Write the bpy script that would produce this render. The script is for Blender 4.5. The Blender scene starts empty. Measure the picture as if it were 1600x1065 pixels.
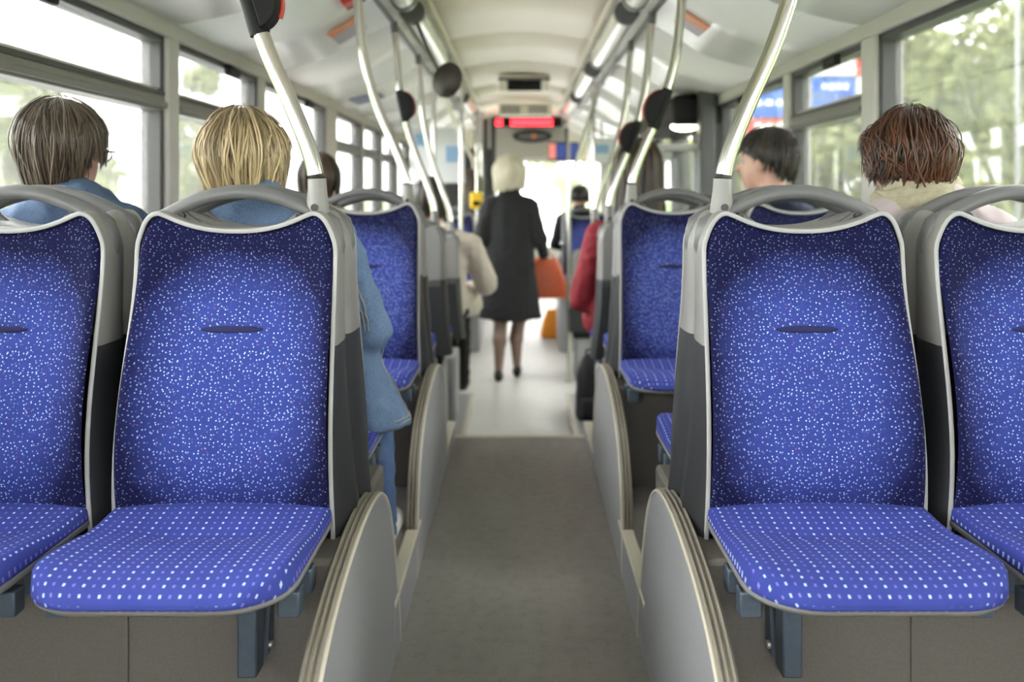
import bpy, bmesh, math, random
import numpy as np
from mathutils import Vector, Matrix
random.seed(7)
rng = np.random.default_rng(7)
S = bpy.context.scene
C = S.collection
PI = math.pi

# ------------------------------------------------------------------ camera, sky, exposure
CZ = 1.13                                   # eye height above the rear aisle floor
cam_d = bpy.data.cameras.new('camera')
cam = bpy.data.objects.new('camera', cam_d); C.objects.link(cam)
cam.location = (0, 0, CZ); cam.rotation_euler = (PI/2, 0, 0)
cam_d.sensor_width = 36; cam_d.lens = 1360/1600*36
cam_d.shift_x = -12/1600; cam_d.shift_y = -232.5/1600
cam_d.clip_start = .02; cam_d.clip_end = 400
cam_d.dof.use_dof = True; cam_d.dof.focus_distance = 1.68; cam_d.dof.aperture_fstop = 2.5
S.camera = cam

W = bpy.data.worlds.new('overcast_sky'); S.world = W; W.use_nodes = True
wn = W.node_tree; wb = wn.nodes['Background']
wb.inputs[0].default_value = (1.0, .975, .98, 1); wb.inputs[1].default_value = 5.0

S.view_settings.view_transform = 'Standard'; S.view_settings.look = 'None'
S.view_settings.gamma = 1; S.view_settings.use_curve_mapping = False
S.view_settings.exposure = 1.75

# ------------------------------------------------------------------ materials
def new_mat(name):
    m = bpy.data.materials.new(name); m.use_nodes = True
    nt = m.node_tree; b = nt.nodes['Principled BSDF']
    return m, nt, b
def N(nt, t, **kw):
    n = nt.nodes.new(t)
    for k, v in kw.items(): setattr(n, k, v)
    return n
def mth(nt, op, a, b=None):
    n = N(nt, 'ShaderNodeMath', operation=op)
    for i, v in enumerate((a, b)):
        if v is None: continue
        if isinstance(v, (int, float)): n.inputs[i].default_value = v
        else: nt.links.new(v, n.inputs[i])
    return n.outputs[0]
def mixc(nt, fac, a, b):
    n = N(nt, 'ShaderNodeMix', data_type='RGBA')
    for i, v in ((0, fac), (6, a), (7, b)):
        if isinstance(v, (int, float)): n.inputs[i].default_value = v
        elif isinstance(v, tuple): n.inputs[i].default_value = (*v, 1)
        else: nt.links.new(v, n.inputs[i])
    return n.outputs[2]
def objco(nt, scale=(1, 1, 1)):
    t = N(nt, 'ShaderNodeTexCoord'); mp = N(nt, 'ShaderNodeMapping'); mp.inputs['Scale'].default_value = scale
    nt.links.new(t.outputs['Object'], mp.inputs[0]); return mp.outputs[0]
def noise(nt, vec, sc, det=4, rough=.6):
    n = N(nt, 'ShaderNodeTexNoise'); n.inputs['Scale'].default_value = sc; n.inputs['Detail'].default_value = det
    n.inputs['Roughness'].default_value = rough; nt.links.new(vec, n.inputs['Vector']); return n.outputs['Fac']
def bump(nt, b, h, s=.2, d=.002):
    n = N(nt, 'ShaderNodeBump'); n.inputs['Strength'].default_value = s; n.inputs['Distance'].default_value = d
    nt.links.new(h, n.inputs['Height']); nt.links.new(n.outputs[0], b.inputs['Normal'])
def ramp(nt, fac, lo, hi):
    n = N(nt, 'ShaderNodeMapRange'); n.inputs[1].default_value = lo; n.inputs[2].default_value = hi
    nt.links.new(fac, n.inputs[0]); return n.outputs[0]
def plain(name, col, rough=.5, metal=0, var=.0, vs=40, bmp=0, sheen=0, emit=None, es=0, spec=.5, coat=0):
    m, nt, b = new_mat(name)
    b.inputs['Roughness'].default_value = rough; b.inputs['Metallic'].default_value = metal
    b.inputs['Specular IOR Level'].default_value = spec
    b.inputs['Coat Weight'].default_value = coat
    if var or bmp:
        v = objco(nt); f = noise(nt, v, vs)
        c = mixc(nt, f, tuple(x*(1-var) for x in col), tuple(min(1, x*(1+var)) for x in col))
        nt.links.new(c, b.inputs['Base Color'])
        if bmp: bump(nt, b, f, bmp)
    else: b.inputs['Base Color'].default_value = (*col, 1)
    if sheen: b.inputs['Sheen Weight'].default_value = sheen; b.inputs['Sheen Roughness'].default_value = .4
    if emit: b.inputs['Emission Color'].default_value = (*emit, 1); b.inputs['Emission Strength'].default_value = es
    return m
M = {}
M['shell'] = plain('light_grey_plastic', (.235, .23, .22), .42, var=.05, vs=300, bmp=.05)
M['shell_dark'] = plain('dark_grey_plastic', (.024, .0255, .028), .5, var=.08, vs=300, bmp=.05)
M['trim'] = plain('pale_grey_trim', (.36, .36, .355), .35)
M['handle'] = plain('grey_handle_plastic', (.125, .125, .127), .38, var=.06, vs=200)
M['steel'] = plain('brushed_steel', (.62, .60, .56), .2, 1)
M['leg'] = plain('blue_grey_steel', (.10, .13, .17), .38, .5, var=.2, vs=60)
M['black'] = plain('black_plastic', (.006, .006, .0065), .6, spec=.25)
M['rubber'] = plain('black_rubber', (.015, .015, .016), .65)
M['bolt'] = plain('dark_bolt', (.05, .045, .045), .35, .8)
M['red'] = plain('red_plastic', (.55, .03, .02), .35)
M['wall'] = plain('wall_grey', (.44, .43, .39), .55, var=.05, vs=20)
M['pillar'] = plain('pillar_grey', (.47, .445, .415), .5, var=.04, vs=12)
M['frame'] = plain('dark_window_frame', (.05, .05, .05), .45)
M['frame_mid'] = plain('grey_window_frame', (.16, .155, .14), .4)
M['alu'] = plain('aluminium_edge', (.55, .55, .53), .3, .8)
M['ceil'] = plain('cream_ceiling', (.80, .755, .63), .55, var=.02, vs=6)
M['cove'] = plain('white_cove', (.87, .86, .84), .22, var=.02, vs=6)
M['seam'] = plain('seam_grey', (.25, .25, .24), .6)
M['lamp'] = plain('lamp_cover', (.78, .76, .68), .22)
M['rail'] = plain('dark_rail', (.045, .042, .04), .4)
M['podium'] = plain('podium_vinyl', (.138, .126, .112), .6, var=.25, vs=220, bmp=.1)
M['edge'] = plain('ribbed_edge', (.20, .18, .145), .5, var=.25, vs=30)
M['edge_hi'] = plain('edge_bead', (.50, .46, .38), .45)
M['yellow'] = plain('yellow_plastic', (.85, .55, .01), .4)
M['orange'] = plain('orange_leather', (.86, .17, .07), .35, var=.25, vs=9, bmp=.1)
M['orange_bag'] = plain('orange_paper', (.85, .30, .02), .6, var=.15, vs=14)
M['bagblack'] = plain('black_nylon', (.012, .012, .014), .6, var=.4, vs=60, bmp=.2)
M['shoe_black'] = plain('black_shoe', (.012, .011, .011), .35)
M['shoe_white'] = plain('white_shoe', (.65, .63, .58), .5)
M['skin'] = plain('skin', (.56, .33, .25), .5, var=.06, vs=30)
M['stocking'] = plain('sheer_stocking', (.23, .15, .12), .5)
M['lip'] = plain('lips', (.42, .14, .12), .5)
M['eye'] = plain('eye_white', (.25, .22, .20), .3)
M['coat_black'] = plain('black_wool_coat', (.012, .013, .015), .85, var=.2, vs=90, bmp=.2, sheen=.15)
M['coat_beige'] = plain('beige_coat', (.56, .50, .43), .8, var=.14, vs=8, bmp=.3)
M['jacket_red'] = plain('dark_red_jacket', (.27, .018, .03), .75, var=.2, vs=25, bmp=.3)
M['jacket_pink'] = plain('pale_pink_jacket', (.46, .39, .40), .8, var=.05, vs=40, bmp=.15)
M['jacket_navy'] = plain('navy_shirt', (.028, .04, .075), .8, var=.15, vs=40, bmp=.15)
M['shirt_red'] = plain('red_shirt', (.5, .02, .02), .8)
M['trouser_black'] = plain('black_trousers', (.012, .011, .011), .85)
M['trouser_grey'] = plain('grey_trousers', (.07, .07, .08), .85)
M['scarf'] = plain('cream_scarf', (.34, .31, .215), .85, var=.35, vs=55, bmp=.4)
M['pavement'] = plain('pavement', (.42, .42, .41), .9, var=.15, vs=3)
M['bark'] = plain('bark', (.12, .09, .065), .9, var=.3, vs=8)
M['sign_blue'] = plain('sign_blue', (.03, .12, .50), .5)
M['sign_red'] = plain('sign_red', (.55, .05, .05), .5)
M['sign_white'] = plain('sign_white', (.75, .75, .75), .5)
M['post_grey'] = plain('galvanised_post', (.25, .26, .26), .5, .4)
M['screen'] = plain('screen_blue', (.01, .02, .1), .3, emit=(.03, .06, .25), es=.3)
M['screen_pink'] = plain('screen_pink', (.3, .1, .1), .3, emit=(.7, .22, .16), es=.3)
M['led'] = plain('red_led', (.3, 0, 0), .5, emit=(1, .02, .03), es=4.5)
M['doorlamp'] = plain('door_lamp_lit', (.8, .75, .6), .4, emit=(1, .9, .65), es=3)
M['poster'] = plain('poster_white', (.70, .72, .74), .4)
M['poster_blue'] = plain('poster_blue', (.26, .43, .65), .4)
M['poster_grey'] = plain('poster_grey', (.20, .23, .33), .4)
M['poster_lilac'] = plain('poster_lilac', (.42, .36, .40), .4)
M['poster_orange'] = plain('poster_orange', (.72, .25, .09), .4)

def denim(name, c0, c1):
    m, nt, b = new_mat(name); v = objco(nt)
    f1 = noise(nt, v, 9, 5, .65); f2 = noise(nt, v, 420, 2)
    c = mixc(nt, ramp(nt, f1, .3, .72), c0, c1)
    c = mixc(nt, ramp(nt, f2, .35, .75), c, tuple(min(1, x*1.6) for x in c1))
    nt.links.new(c, b.inputs['Base Color']); b.inputs['Roughness'].default_value = .85
    bump(nt, b, f2, .25, .001); return m
M['denim'] = denim('blue_denim_jacket', (.024, .044, .088), (.060, .098, .175))
M['denim_pale'] = denim('washed_denim', (.045, .078, .145), (.105, .165, .265))
M['jeans'] = denim('blue_jeans', (.03, .055, .12), (.06, .105, .21))
M['stitch'] = plain('pale_stitching', (.33, .31, .27), .8)

def fabric_back():
    m, nt, b = new_mat('blue_speckled_velour')
    t = N(nt, 'ShaderNodeTexCoord'); s = N(nt, 'ShaderNodeSeparateXYZ'); nt.links.new(t.outputs['Object'], s.inputs[0])
    cb = N(nt, 'ShaderNodeCombineXYZ'); nt.links.new(s.outputs[0], cb.inputs[0]); nt.links.new(s.outputs[2], cb.inputs[1])
    vo = N(nt, 'ShaderNodeTexVoronoi', voronoi_dimensions='2D', feature='F1'); vo.inputs['Scale'].default_value = 132
    nt.links.new(cb.outputs[0], vo.inputs['Vector'])
    sc = N(nt, 'ShaderNodeSeparateColor'); nt.links.new(vo.outputs['Color'], sc.inputs[0])
    dot = mth(nt, 'LESS_THAN', vo.outputs['Distance'], .185)
    dot = mth(nt, 'MULTIPLY', dot, ramp(nt, sc.outputs[0], .1, .75))
    dc = mixc(nt, mth(nt, 'GREATER_THAN', sc.outputs[1], .92), (.48, .58, .88), (.30, .10, .24))
    nz = noise(nt, cb.outputs[0], 30, 5)
    base = mixc(nt, nz, (.023, .038, .205), (.039, .062, .285))
    # pile paler in the middle, much darker towards the top and edges
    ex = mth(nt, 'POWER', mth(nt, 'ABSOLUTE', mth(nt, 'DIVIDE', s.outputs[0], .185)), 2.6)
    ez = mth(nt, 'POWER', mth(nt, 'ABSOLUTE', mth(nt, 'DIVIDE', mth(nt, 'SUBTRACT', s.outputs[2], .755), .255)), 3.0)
    centre_mask = ramp(nt, mth(nt, 'ADD', mth(nt, 'ADD', ex, ez), mth(nt, 'MULTIPLY', noise(nt, cb.outputs[0], 14, 4), .5)), 1.35, .45)
    base = mixc(nt, centre_mask, (.0042, .005, .040), base)
    dot = mth(nt, 'MULTIPLY', dot, mth(nt, 'ADD', mth(nt, 'MULTIPLY', centre_mask, .72), .28))
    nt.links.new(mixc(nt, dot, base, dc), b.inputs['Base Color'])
    b.inputs['Roughness'].default_value = .9; b.inputs['Specular IOR Level'].default_value = .2
    bump(nt, b, noise(nt, cb.outputs[0], 700, 2), .25, .001); return m
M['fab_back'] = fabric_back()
def fabric_seat():
    m, nt, b = new_mat('blue_dotted_velour')
    t = N(nt, 'ShaderNodeTexCoord'); s = N(nt, 'ShaderNodeSeparateXYZ'); at = N(nt, 'ShaderNodeAttribute'); at.attribute_name = 'weave'; nt.links.new(at.outputs['Vector'], s.inputs[0])
    x = mth(nt, 'DIVIDE', s.outputs[0], .0152)
    y = mth(nt, 'DIVIDE', s.outputs[1], .0165)
    fx = mth(nt, 'ABSOLUTE', mth(nt, 'SUBTRACT', mth(nt, 'FRACT', mth(nt, 'ADD', x, 100)), .5))
    fy = mth(nt, 'ABSOLUTE', mth(nt, 'SUBTRACT', mth(nt, 'FRACT', mth(nt, 'ADD', y, 100)), .5))
    mask = mth(nt, 'MULTIPLY', mth(nt, 'LESS_THAN', fx, .13), mth(nt, 'LESS_THAN', fy, .16))
    par = mth(nt, 'MODULO', mth(nt, 'FLOOR', mth(nt, 'ADD', x, 100)), 2)
    cb = N(nt, 'ShaderNodeCombineXYZ'); nt.links.new(mth(nt, 'FLOOR', x), cb.inputs[0]); nt.links.new(mth(nt, 'FLOOR', y), cb.inputs[1])
    wn_ = N(nt, 'ShaderNodeTexWhiteNoise', noise_dimensions='2D'); nt.links.new(cb.outputs[0], wn_.inputs['Vector'])
    dim = mixc(nt, wn_.outputs[0], (.12, .12, .50), (.22, .18, .54))
    dc = mixc(nt, par, dim, (.46, .56, .90))
    v = objco(nt)
    base = mixc(nt, noise(nt, v, 22, 5), (.028, .041, .225), (.046, .065, .305))
    nt.links.new(mixc(nt, mask, base, dc), b.inputs['Base Color'])
    b.inputs['Roughness'].default_value = .88; b.inputs['Specular IOR Level'].default_value = .25
    bump(nt, b, noise(nt, v, 700, 2), .25, .001); return m
M['fab_seat'] = fabric_seat()
def floor_mat():
    m, nt, b = new_mat('grey_speckled_vinyl'); v = objco(nt); v2 = objco(nt, (1.6, .5, 1))
    f1 = noise(nt, v2, 2.2, 6, .65); f2 = noise(nt, v, 260, 2); f3 = noise(nt, v, 28, 5, .7)
    c = mixc(nt, ramp(nt, f1, .25, .75), (.15, .139, .128), (.25, .236, .222))
    c = mixc(nt, mth(nt, 'MULTIPLY', ramp(nt, f3, .5, .8), .5), c, (.10, .09, .081))
    c = mixc(nt, mth(nt, 'MULTIPLY', ramp(nt, f2, .52, .7), .35), c, (.40, .385, .35))
    nt.links.new(c, b.inputs['Base Color'])
    nt.links.new(mth(nt, 'ADD', mth(nt, 'MULTIPLY', f3, .3), .28), b.inputs['Roughness'])
    bump(nt, b, f2, .12, .001); return m
M['floor'] = floor_mat()
M['floor_low'] = plain('door_lit_vinyl', (.60, .585, .56), .55, var=.1, vs=14)  # daylight from the doors put into this paler floor colour
M['panel'] = plain('grey_laminate_panel', (.31, .315, .325), .42, var=.22, vs=330, bmp=.06)

def glass_mat():
    m = bpy.data.materials.new('bus_window_glass'); m.use_nodes = True; nt = m.node_tree; nt.nodes.clear()
    o = N(nt, 'ShaderNodeOutputMaterial'); tr = N(nt, 'ShaderNodeBsdfTransparent'); tr.inputs[0].default_value = (.93, .95, .94, 1)
    gl = N(nt, 'ShaderNodeBsdfGlossy'); gl.inputs['Roughness'].default_value = .02
    df = N(nt, 'ShaderNodeBsdfTranslucent'); df.inputs[0].default_value = (.9, .9, .88, 1)
    v = objco(nt); d = noise(nt, v, 90, 4, .7)
    m1 = N(nt, 'ShaderNodeMixShader'); m2 = N(nt, 'ShaderNodeMixShader')
    nt.links.new(mth(nt, 'ADD', mth(nt, 'MULTIPLY', ramp(nt, d, .5, .75), .08), .035), m1.inputs[0])
    nt.links.new(tr.outputs[0], m1.inputs[1]); nt.links.new(df.outputs[0], m1.inputs[2])
    fr = N(nt, 'ShaderNodeFresnel'); fr.inputs[0].default_value = 1.35
    nt.links.new(mth(nt, 'MULTIPLY', fr.outputs[0], .7), m2.inputs[0])
    nt.links.new(m1.outputs[0], m2.inputs[1]); nt.links.new(gl.outputs[0], m2.inputs[2])
    nt.links.new(m2.outputs[0], o.inputs[0]); return m
M['glass'] = glass_mat()
def hair_mat(name, c0, c1):
    m, nt, b = new_mat(name)
    a = N(nt, 'ShaderNodeAttribute'); a.attribute_name = 'tone'
    nt.links.new(mixc(nt, a.outputs['Fac'], c0, c1), b.inputs['Base Color'])
    b.inputs['Roughness'].default_value = .38; b.inputs['Specular IOR Level'].default_value = .6
    return m
M['hair_man'] = hair_mat('grey_brown_hair', (.017, .0105, .0065), (.135, .098, .066))
M['hair_blonde'] = hair_mat('blonde_hair', (.07, .042, .018), (.68, .53, .30))
M['hair_auburn'] = hair_mat('auburn_hair', (.010, .0035, .0018), (.125, .042, .014))
M['hair_dark'] = hair_mat('dark_brown_hair', (.006, .0045, .0035), (.040, .028, .021))
M['hair_brown'] = hair_mat('brown_hair', (.012, .007, .004), (.085, .05, .026))
M['hair_white'] = hair_mat('pale_blonde_hair', (.62, .56, .42), (.95, .90, .76))
def leaf_mat(name, c0, c1):
    m, nt, b = new_mat(name); a = N(nt, 'ShaderNodeAttribute'); a.attribute_name = 'tone'
    nt.links.new(mixc(nt, a.outputs['Fac'], c0, c1), b.inputs['Base Color']); b.inputs['Roughness'].default_value = .6
    tl = N(nt, 'ShaderNodeBsdfTranslucent'); nt.links.new(mixc(nt, a.outputs['Fac'], c0, c1), tl.inputs[0])
    mx = N(nt, 'ShaderNodeMixShader'); mx.inputs[0].default_value = .35
    o = nt.nodes['Material Output']
    nt.links.new(b.outputs[0], mx.inputs[1]); nt.links.new(tl.outputs[0], mx.inputs[2]); nt.links.new(mx.outputs[0], o.inputs[0])
    return m
M['leaf'] = leaf_mat('summer_leaves', (.085, .115, .03), (.26, .285, .10))
M['grass'] = plain('roadside_grass', (.16, .24, .07), .9, var=.3, vs=2)

# ------------------------------------------------------------------ mesh helpers
class MB:
    def __init__(s): s.v = []; s.f = []; s.tone = None
    def quad_grid(s, rows, close_u=False, flip=False):
        b = len(s.v); n = len(rows[0])
        for r in rows: s.v += [tuple(p) for p in r]
        for i in range(len(rows)-1):
            for j in range(n if close_u else n-1):
                k = (j+1) % n
                q = (b+i*n+j, b+i*n+k, b+(i+1)*n+k, b+(i+1)*n+j)
                s.f.append(q[::-1] if flip else q)
        return b
    def box(s, x0, x1, y0, y1, z0, z1):
        b = len(s.v)
        s.v += [(x0,y0,z0),(x1,y0,z0),(x1,y1,z0),(x0,y1,z0),(x0,y0,z1),(x1,y0,z1),(x1,y1,z1),(x0,y1,z1)]
        s.f += [tuple(b+i for i in q) for q in ((0,3,2,1),(4,5,6,7),(0,1,5,4),(1,2,6,5),(2,3,7,6),(3,0,4,7))]
        return s
    def tube(s, path, r, n=10, sq=(1, 1), up=None, cap=True):
        P = [Vector(p) for p in path]; rs = r if hasattr(r, '__len__') else [r]*len(P)
        T = [(P[min(i+1, len(P)-1)]-P[max(i-1, 0)]).normalized() for i in range(len(P))]
        u = Vector(up) if up else (Vector((0,0,1)) if abs(T[0].z) < .9 else Vector((0,1,0)))
        rows = []
        for p, t, rr in zip(P, T, rs):
            u = (u - t*u.dot(t)).normalized(); w = t.cross(u)
            rows.append([p + u*(math.cos(a)*rr*sq[0]) + w*(math.sin(a)*rr*sq[1]) for a in (2*PI*k/n for k in range(n))])
        b = s.quad_grid(rows, True)
        if cap:
            s.f.append(tuple(b+k for k in range(n))[::-1]); e = b+(len(P)-1)*n; s.f.append(tuple(e+k for k in range(n)))
        return s
    def prism(s, pts, axis, a0, a1):      # pts 2D outline; axis 'x': (y,z)  'y': (x,z)  'z': (x,y)
        mk = {'x': lambda p, a: (a, p[0], p[1]), 'y': lambda p, a: (p[0], a, p[1]), 'z': lambda p, a: (p[0], p[1], a)}[axis]
        b = len(s.v); n = len(pts)
        s.v += [mk(p, a0) for p in pts] + [mk(p, a1) for p in pts]
        s.f.append(tuple(range(b, b+n))); s.f.append(tuple(range(b+n, b+2*n))[::-1])
        for i in range(n):
            j = (i+1) % n; s.f.append((b+i, b+n+i, b+n+j, b+j))
        return s
    def ball(s, c, r, nu=14, nv=9):
        rr = r if hasattr(r, '__len__') else (r, r, r)
        rows = [[(c[0]+rr[0]*math.sin(PI*i/nv)*math.cos(2*PI*j/nu), c[1]+rr[1]*math.sin(PI*i/nv)*math.sin(2*PI*j/nu), c[2]+rr[2]*math.cos(PI*i/nv)) for j in range(nu)] for i in range(nv+1)]
        s.quad_grid(rows, True); return s
    def disc(s, c, r, axis, h, n=20):
        pts = [(math.cos(2*PI*k/n)*r, math.sin(2*PI*k/n)*r) for k in range(n)]
        o = {'x': (c[1], c[2], c[0]), 'y': (c[0], c[2], c[1]), 'z': (c[0], c[1], c[2])}[axis]
        return s.prism([(p[0]+o[0], p[1]+o[1]) for p in pts], axis, o[2]-h/2, o[2]+h/2)
    def build(s, name, mat, parent=None, smooth=False, bevel=0, fix=True, sharp=40):
        me = bpy.data.meshes.new(name); me.from_pydata(s.v, [], s.f)
        if s.tone is not None:
            at = me.attributes.new('tone', 'FLOAT', 'POINT'); at.data.foreach_set('value', s.tone)
        if fix:
            bm = bmesh.new(); bm.from_mesh(me); bmesh.ops.recalc_face_normals(bm, faces=bm.faces); bm.to_mesh(me); bm.free()
        for m in (mat if isinstance(mat, (list, tuple)) else [mat]): me.materials.append(M[m] if isinstance(m, str) else m)
        if smooth:
            me.shade_smooth()
            if sharp: me.set_sharp_from_angle(angle=math.radians(sharp))
        o = bpy.data.objects.new(name, me); C.objects.link(o); o.parent = parent
        if bevel:
            md = o.modifiers.new('bevel', 'BEVEL'); md.width = bevel; md.segments = 2; md.limit_method = 'ANGLE'
            md.angle_limit = math.radians(50); me.shade_smooth(); me.set_sharp_from_angle(angle=math.radians(60))
        return o
def tag(o, label, cat, group=None, kind=None):
    o['label'] = label; o['category'] = cat
    if group: o['group'] = group
    if kind: o['kind'] = kind
    return o
def struct(o, label=None, cat=None):
    o['kind'] = 'structure'
    if label: o['label'] = label
    if cat: o['category'] = cat
    return o
def empty(name, loc=(0,0,0), rz=0):
    o = bpy.data.objects.new(name, None); C.objects.link(o); o.location = loc; o.rotation_euler = (0,0,rz)
    o.empty_display_size = .1; return o
def copy_tree(o, parent=None):
    c = o.copy(); C.objects.link(c); c.parent = parent
    for ch in list(o.children):
        copy_tree(ch, c)
    return c
def spline(pts, n=8):                       # Catmull-Rom through points
    P = [np.array(p, float) for p in pts]; out = []
    for i in range(len(P)-1):
        p0, p1, p2, p3 = P[max(i-1,0)], P[i], P[i+1], P[min(i+2,len(P)-1)]
        for k in range(n):
            t = k/n
            out.append(.5*((2*p1)+(p2-p0)*t+(2*p0-5*p1+4*p2-p3)*t*t+(3*p1-p0-3*p2+p3)*t**3))
    out.append(P[-1]); return [tuple(p) for p in out]
def lerp_tab(x, xs, ys): return float(np.interp(x, xs, ys))

# ------------------------------------------------------------------ shell of the bus
WX = 1.27                                   # inner wall face
LOW = -.31                                  # low floor
Y0, Y1 = -1.0, 12.4
SILL, HEAD = .80, 1.685
STEP = 4.04
m = MB(); m.box(-1.3, 1.3, Y0, STEP, -.06, 0)
floor = struct(m.build('floor', 'floor'), 'grey speckled vinyl aisle floor between the seat rows', 'floor')
m = MB(); m.box(-1.3, 1.3, STEP-.02, Y1, LOW-.06, LOW); m.build('low_floor', 'floor_low', floor)
m = MB(); m.box(-1.3, 1.3, STEP-.02, STEP, LOW, -.06); m.build('step_riser', 'panel', floor)
m = MB(); m.box(-.30, .30, STEP-.035, STEP+.004, 0, .004); m.build('step_nosing', 'edge_hi', floor)

def lining(side, name, sills, pillars, label):
    sx = -1 if side == 'left' else 1
    def xs(a, b): return (sx*a, sx*b) if sx > 0 else (sx*b, sx*a)
    x0, x1 = xs(WX, WX+.08)
    m = MB(); m.box(x0, x1, Y0, Y1, HEAD, 1.80)
    w = struct(m.build(name, 'wall'), label, 'wall')
    for a, b, z in sills:
        MB().box(x0, x1, a, b, LOW, z).build('wall_panel', 'wall', w)
    a_, b_ = xs(WX-.03, WX+.02)
    MB().box(a_, b_, Y0, Y1, HEAD-.005, 1.748).build('cornice', 'pillar', w, bevel=.008)
    for yc, wd in pillars:
        a_, b_ = xs(WX-.025, WX+.08)
        MB().box(a_, b_, yc-wd/2, yc+wd/2, SILL-.5, HEAD+.002).build('pillar', 'pillar', w, bevel=.012)
    return w
LP = [(-.95,.1), (.2,.12), (1.5,.12), (3.14,.11), (4.23,.10), (5.80,.30), (6.95,.09), (7.9,.09), (8.9,.12), (9.9,.09), (11.0,.12), (12.3,.2)]
RP = [(-.95,.1), (.2,.12), (1.35,.12), (3.12,.13), (4.08,.10), (7.15,.12), (8.2,.09), (9.3,.12), (10.35,.14), (12.3,.2)]
wall_l = lining('left', 'wall_left', [(Y0, Y1, SILL)], LP, 'pale grey left side wall of the bus with window pillars')
wall_r = lining('right', 'wall_right', [(Y0, 5.52, SILL), (7.1, 10.4, SILL), (12.2, Y1, SILL)], RP, 'pale grey right side wall of the bus with window pillars')
wc = [0]
def window(side, ya, yb, label, transom=False, latch=False, z0=SILL, z1=HEAD):
    sx = -1 if side == 'left' else 1
    wc[0] += 1
    w = struct(empty('window_%d' % wc[0], (sx*(WX+.04), (ya+yb)/2, z0)), label, 'window')
    L = (yb-ya)/2; H = z1-z0
    def bx(name, mat, x0, x1, a, b, c, d, bev=.004):
        x0, x1 = (x0*sx, x1*sx) if sx > 0 else (x1*sx, x0*sx)
        return MB().box(x0, x1, a, b, c, d).build(name, mat, w, bevel=bev)
    fx0, fx1 = -.05, .02
    t = .028
    bx('frame', 'frame', fx0, fx1, -L, -L+t, 0, H); bx('frame', 'frame', fx0, fx1, L-t, L, 0, H)
    bx('frame', 'frame', fx0, fx1, -L, L, H-t, H); bx('frame', 'frame', fx0, fx1, -L, L, 0, t)
    zt = CZ+.287-z0
    if transom:
        bx('pane', 'glass', -.004, 0, -L+t, L-t, t, zt, 0); bx('pane', 'glass', -.012, -.008, -L+t, L-t, zt+.075, H-t, 0)
        tr = bx('transom', 'frame_mid', -.055, .015, -L+.005, L-.005, zt, zt+.052)
        x0, x1 = (-.068*sx, -.056*sx); m = MB().box(min(x0,x1), max(x0,x1), -L+.005, L-.005, zt+.008, zt+.030); m.build('drip_ledge', 'frame_mid', tr, bevel=.004)
        x0, x1 = (-.055*sx, -.0*sx); m = MB().box(min(x0,x1), max(x0,x1), -L+.005, L-.005, zt+.052, zt+.068); m.build('slider_channel', 'frame', tr)
        x0, x1 = (-.040*sx, -.02*sx); m = MB().box(min(x0,x1), max(x0,x1), -L+.01, L-.01, zt+.068, zt+.080); m.build('bright_strip', 'alu', tr)
    else: bx('pane', 'glass', -.004, 0, -L+t, L-t, t, H-t, 0)
    if latch:
        lt = bx('latch', 'black', -.075, -.045, latch-.07, latch+.07, H-.055, H-.012, .008)
    return w
def glass_run(side, P, spec):
    for i in range(len(P)-1):
        a = P[i][0]+P[i][1]/2; b = P[i+1][0]-P[i+1][1]/2
        if side == 'right' and a > 3.9 and a < 7: continue
        if side == 'right' and a > 10.3: continue
        lab, tr, la = spec.get(i, ('window in the %s wall of the bus, number %d from the back' % (side, i+1), i > 4, False))
        window(side, a, b, lab, tr, la)
glass_run('left', LP, {2: ('sliding-vent window beside the man in denim on the left', True, -.05), 3: ('sliding-vent window behind the blonde woman on the left', True, .1),
                       4: ('plain window in front of the wide left pillar', False, .2)})
glass_run('right', RP, {2: ('large undivided window beside the auburn-haired woman', False, False), 3: ('sliding-vent window beside the young man in navy on the right', True, -.12)})
window('right', 4.13, 5.44, 'window just behind the middle door on the right', False, .1)
# rear wall behind the camera
m = MB(); m.box(-1.3, 1.3, Y0-.1, Y0, -.4, 1.15).box(-1.3, 1.3, Y0-.1, Y0, 1.72, 2.3).box(-1.3, -1.0, Y0-.1, Y0, 1.15, 1.72).box(1.0, 1.3, Y0-.1, Y0, 1.15, 1.72)
struct(m.build('wall_back', 'wall'), 'grey rear wall of the bus around the rear window', 'wall')
wb_ = struct(empty('window_rear', (0, Y0-.05, 1.15)), 'wide rear window of the bus', 'window')
MB().box(-1.0, 1.0, -.003, .003, 0, .57).build('pane', 'glass', wb_)
# front end
m = MB(); m.box(-1.3, 1.3, Y1, Y1+.08, LOW-.06, .35).box(-1.3, 1.3, Y1, Y1+.08, 1.56, 2.4).box(-1.3, -1.14, Y1, Y1+.08, .35, 1.56).box(1.14, 1.3, Y1, Y1+.08, .35, 1.56)
wall_f = struct(m.build('wall_front', 'wall'), 'grey front end of the bus around the windscreen', 'wall')
wf = struct(empty('window_front', (0, Y1+.04, .35)), 'wide windscreen at the front of the bus', 'window')
MB().box(-1.14, 1.14, -.003, .003, 0, 1.21).build('pane', 'glass', wf)
MB().box(-.02, .02, -.03, .02, 0, 1.21).build('centre_bar', 'frame', wf)

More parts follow.
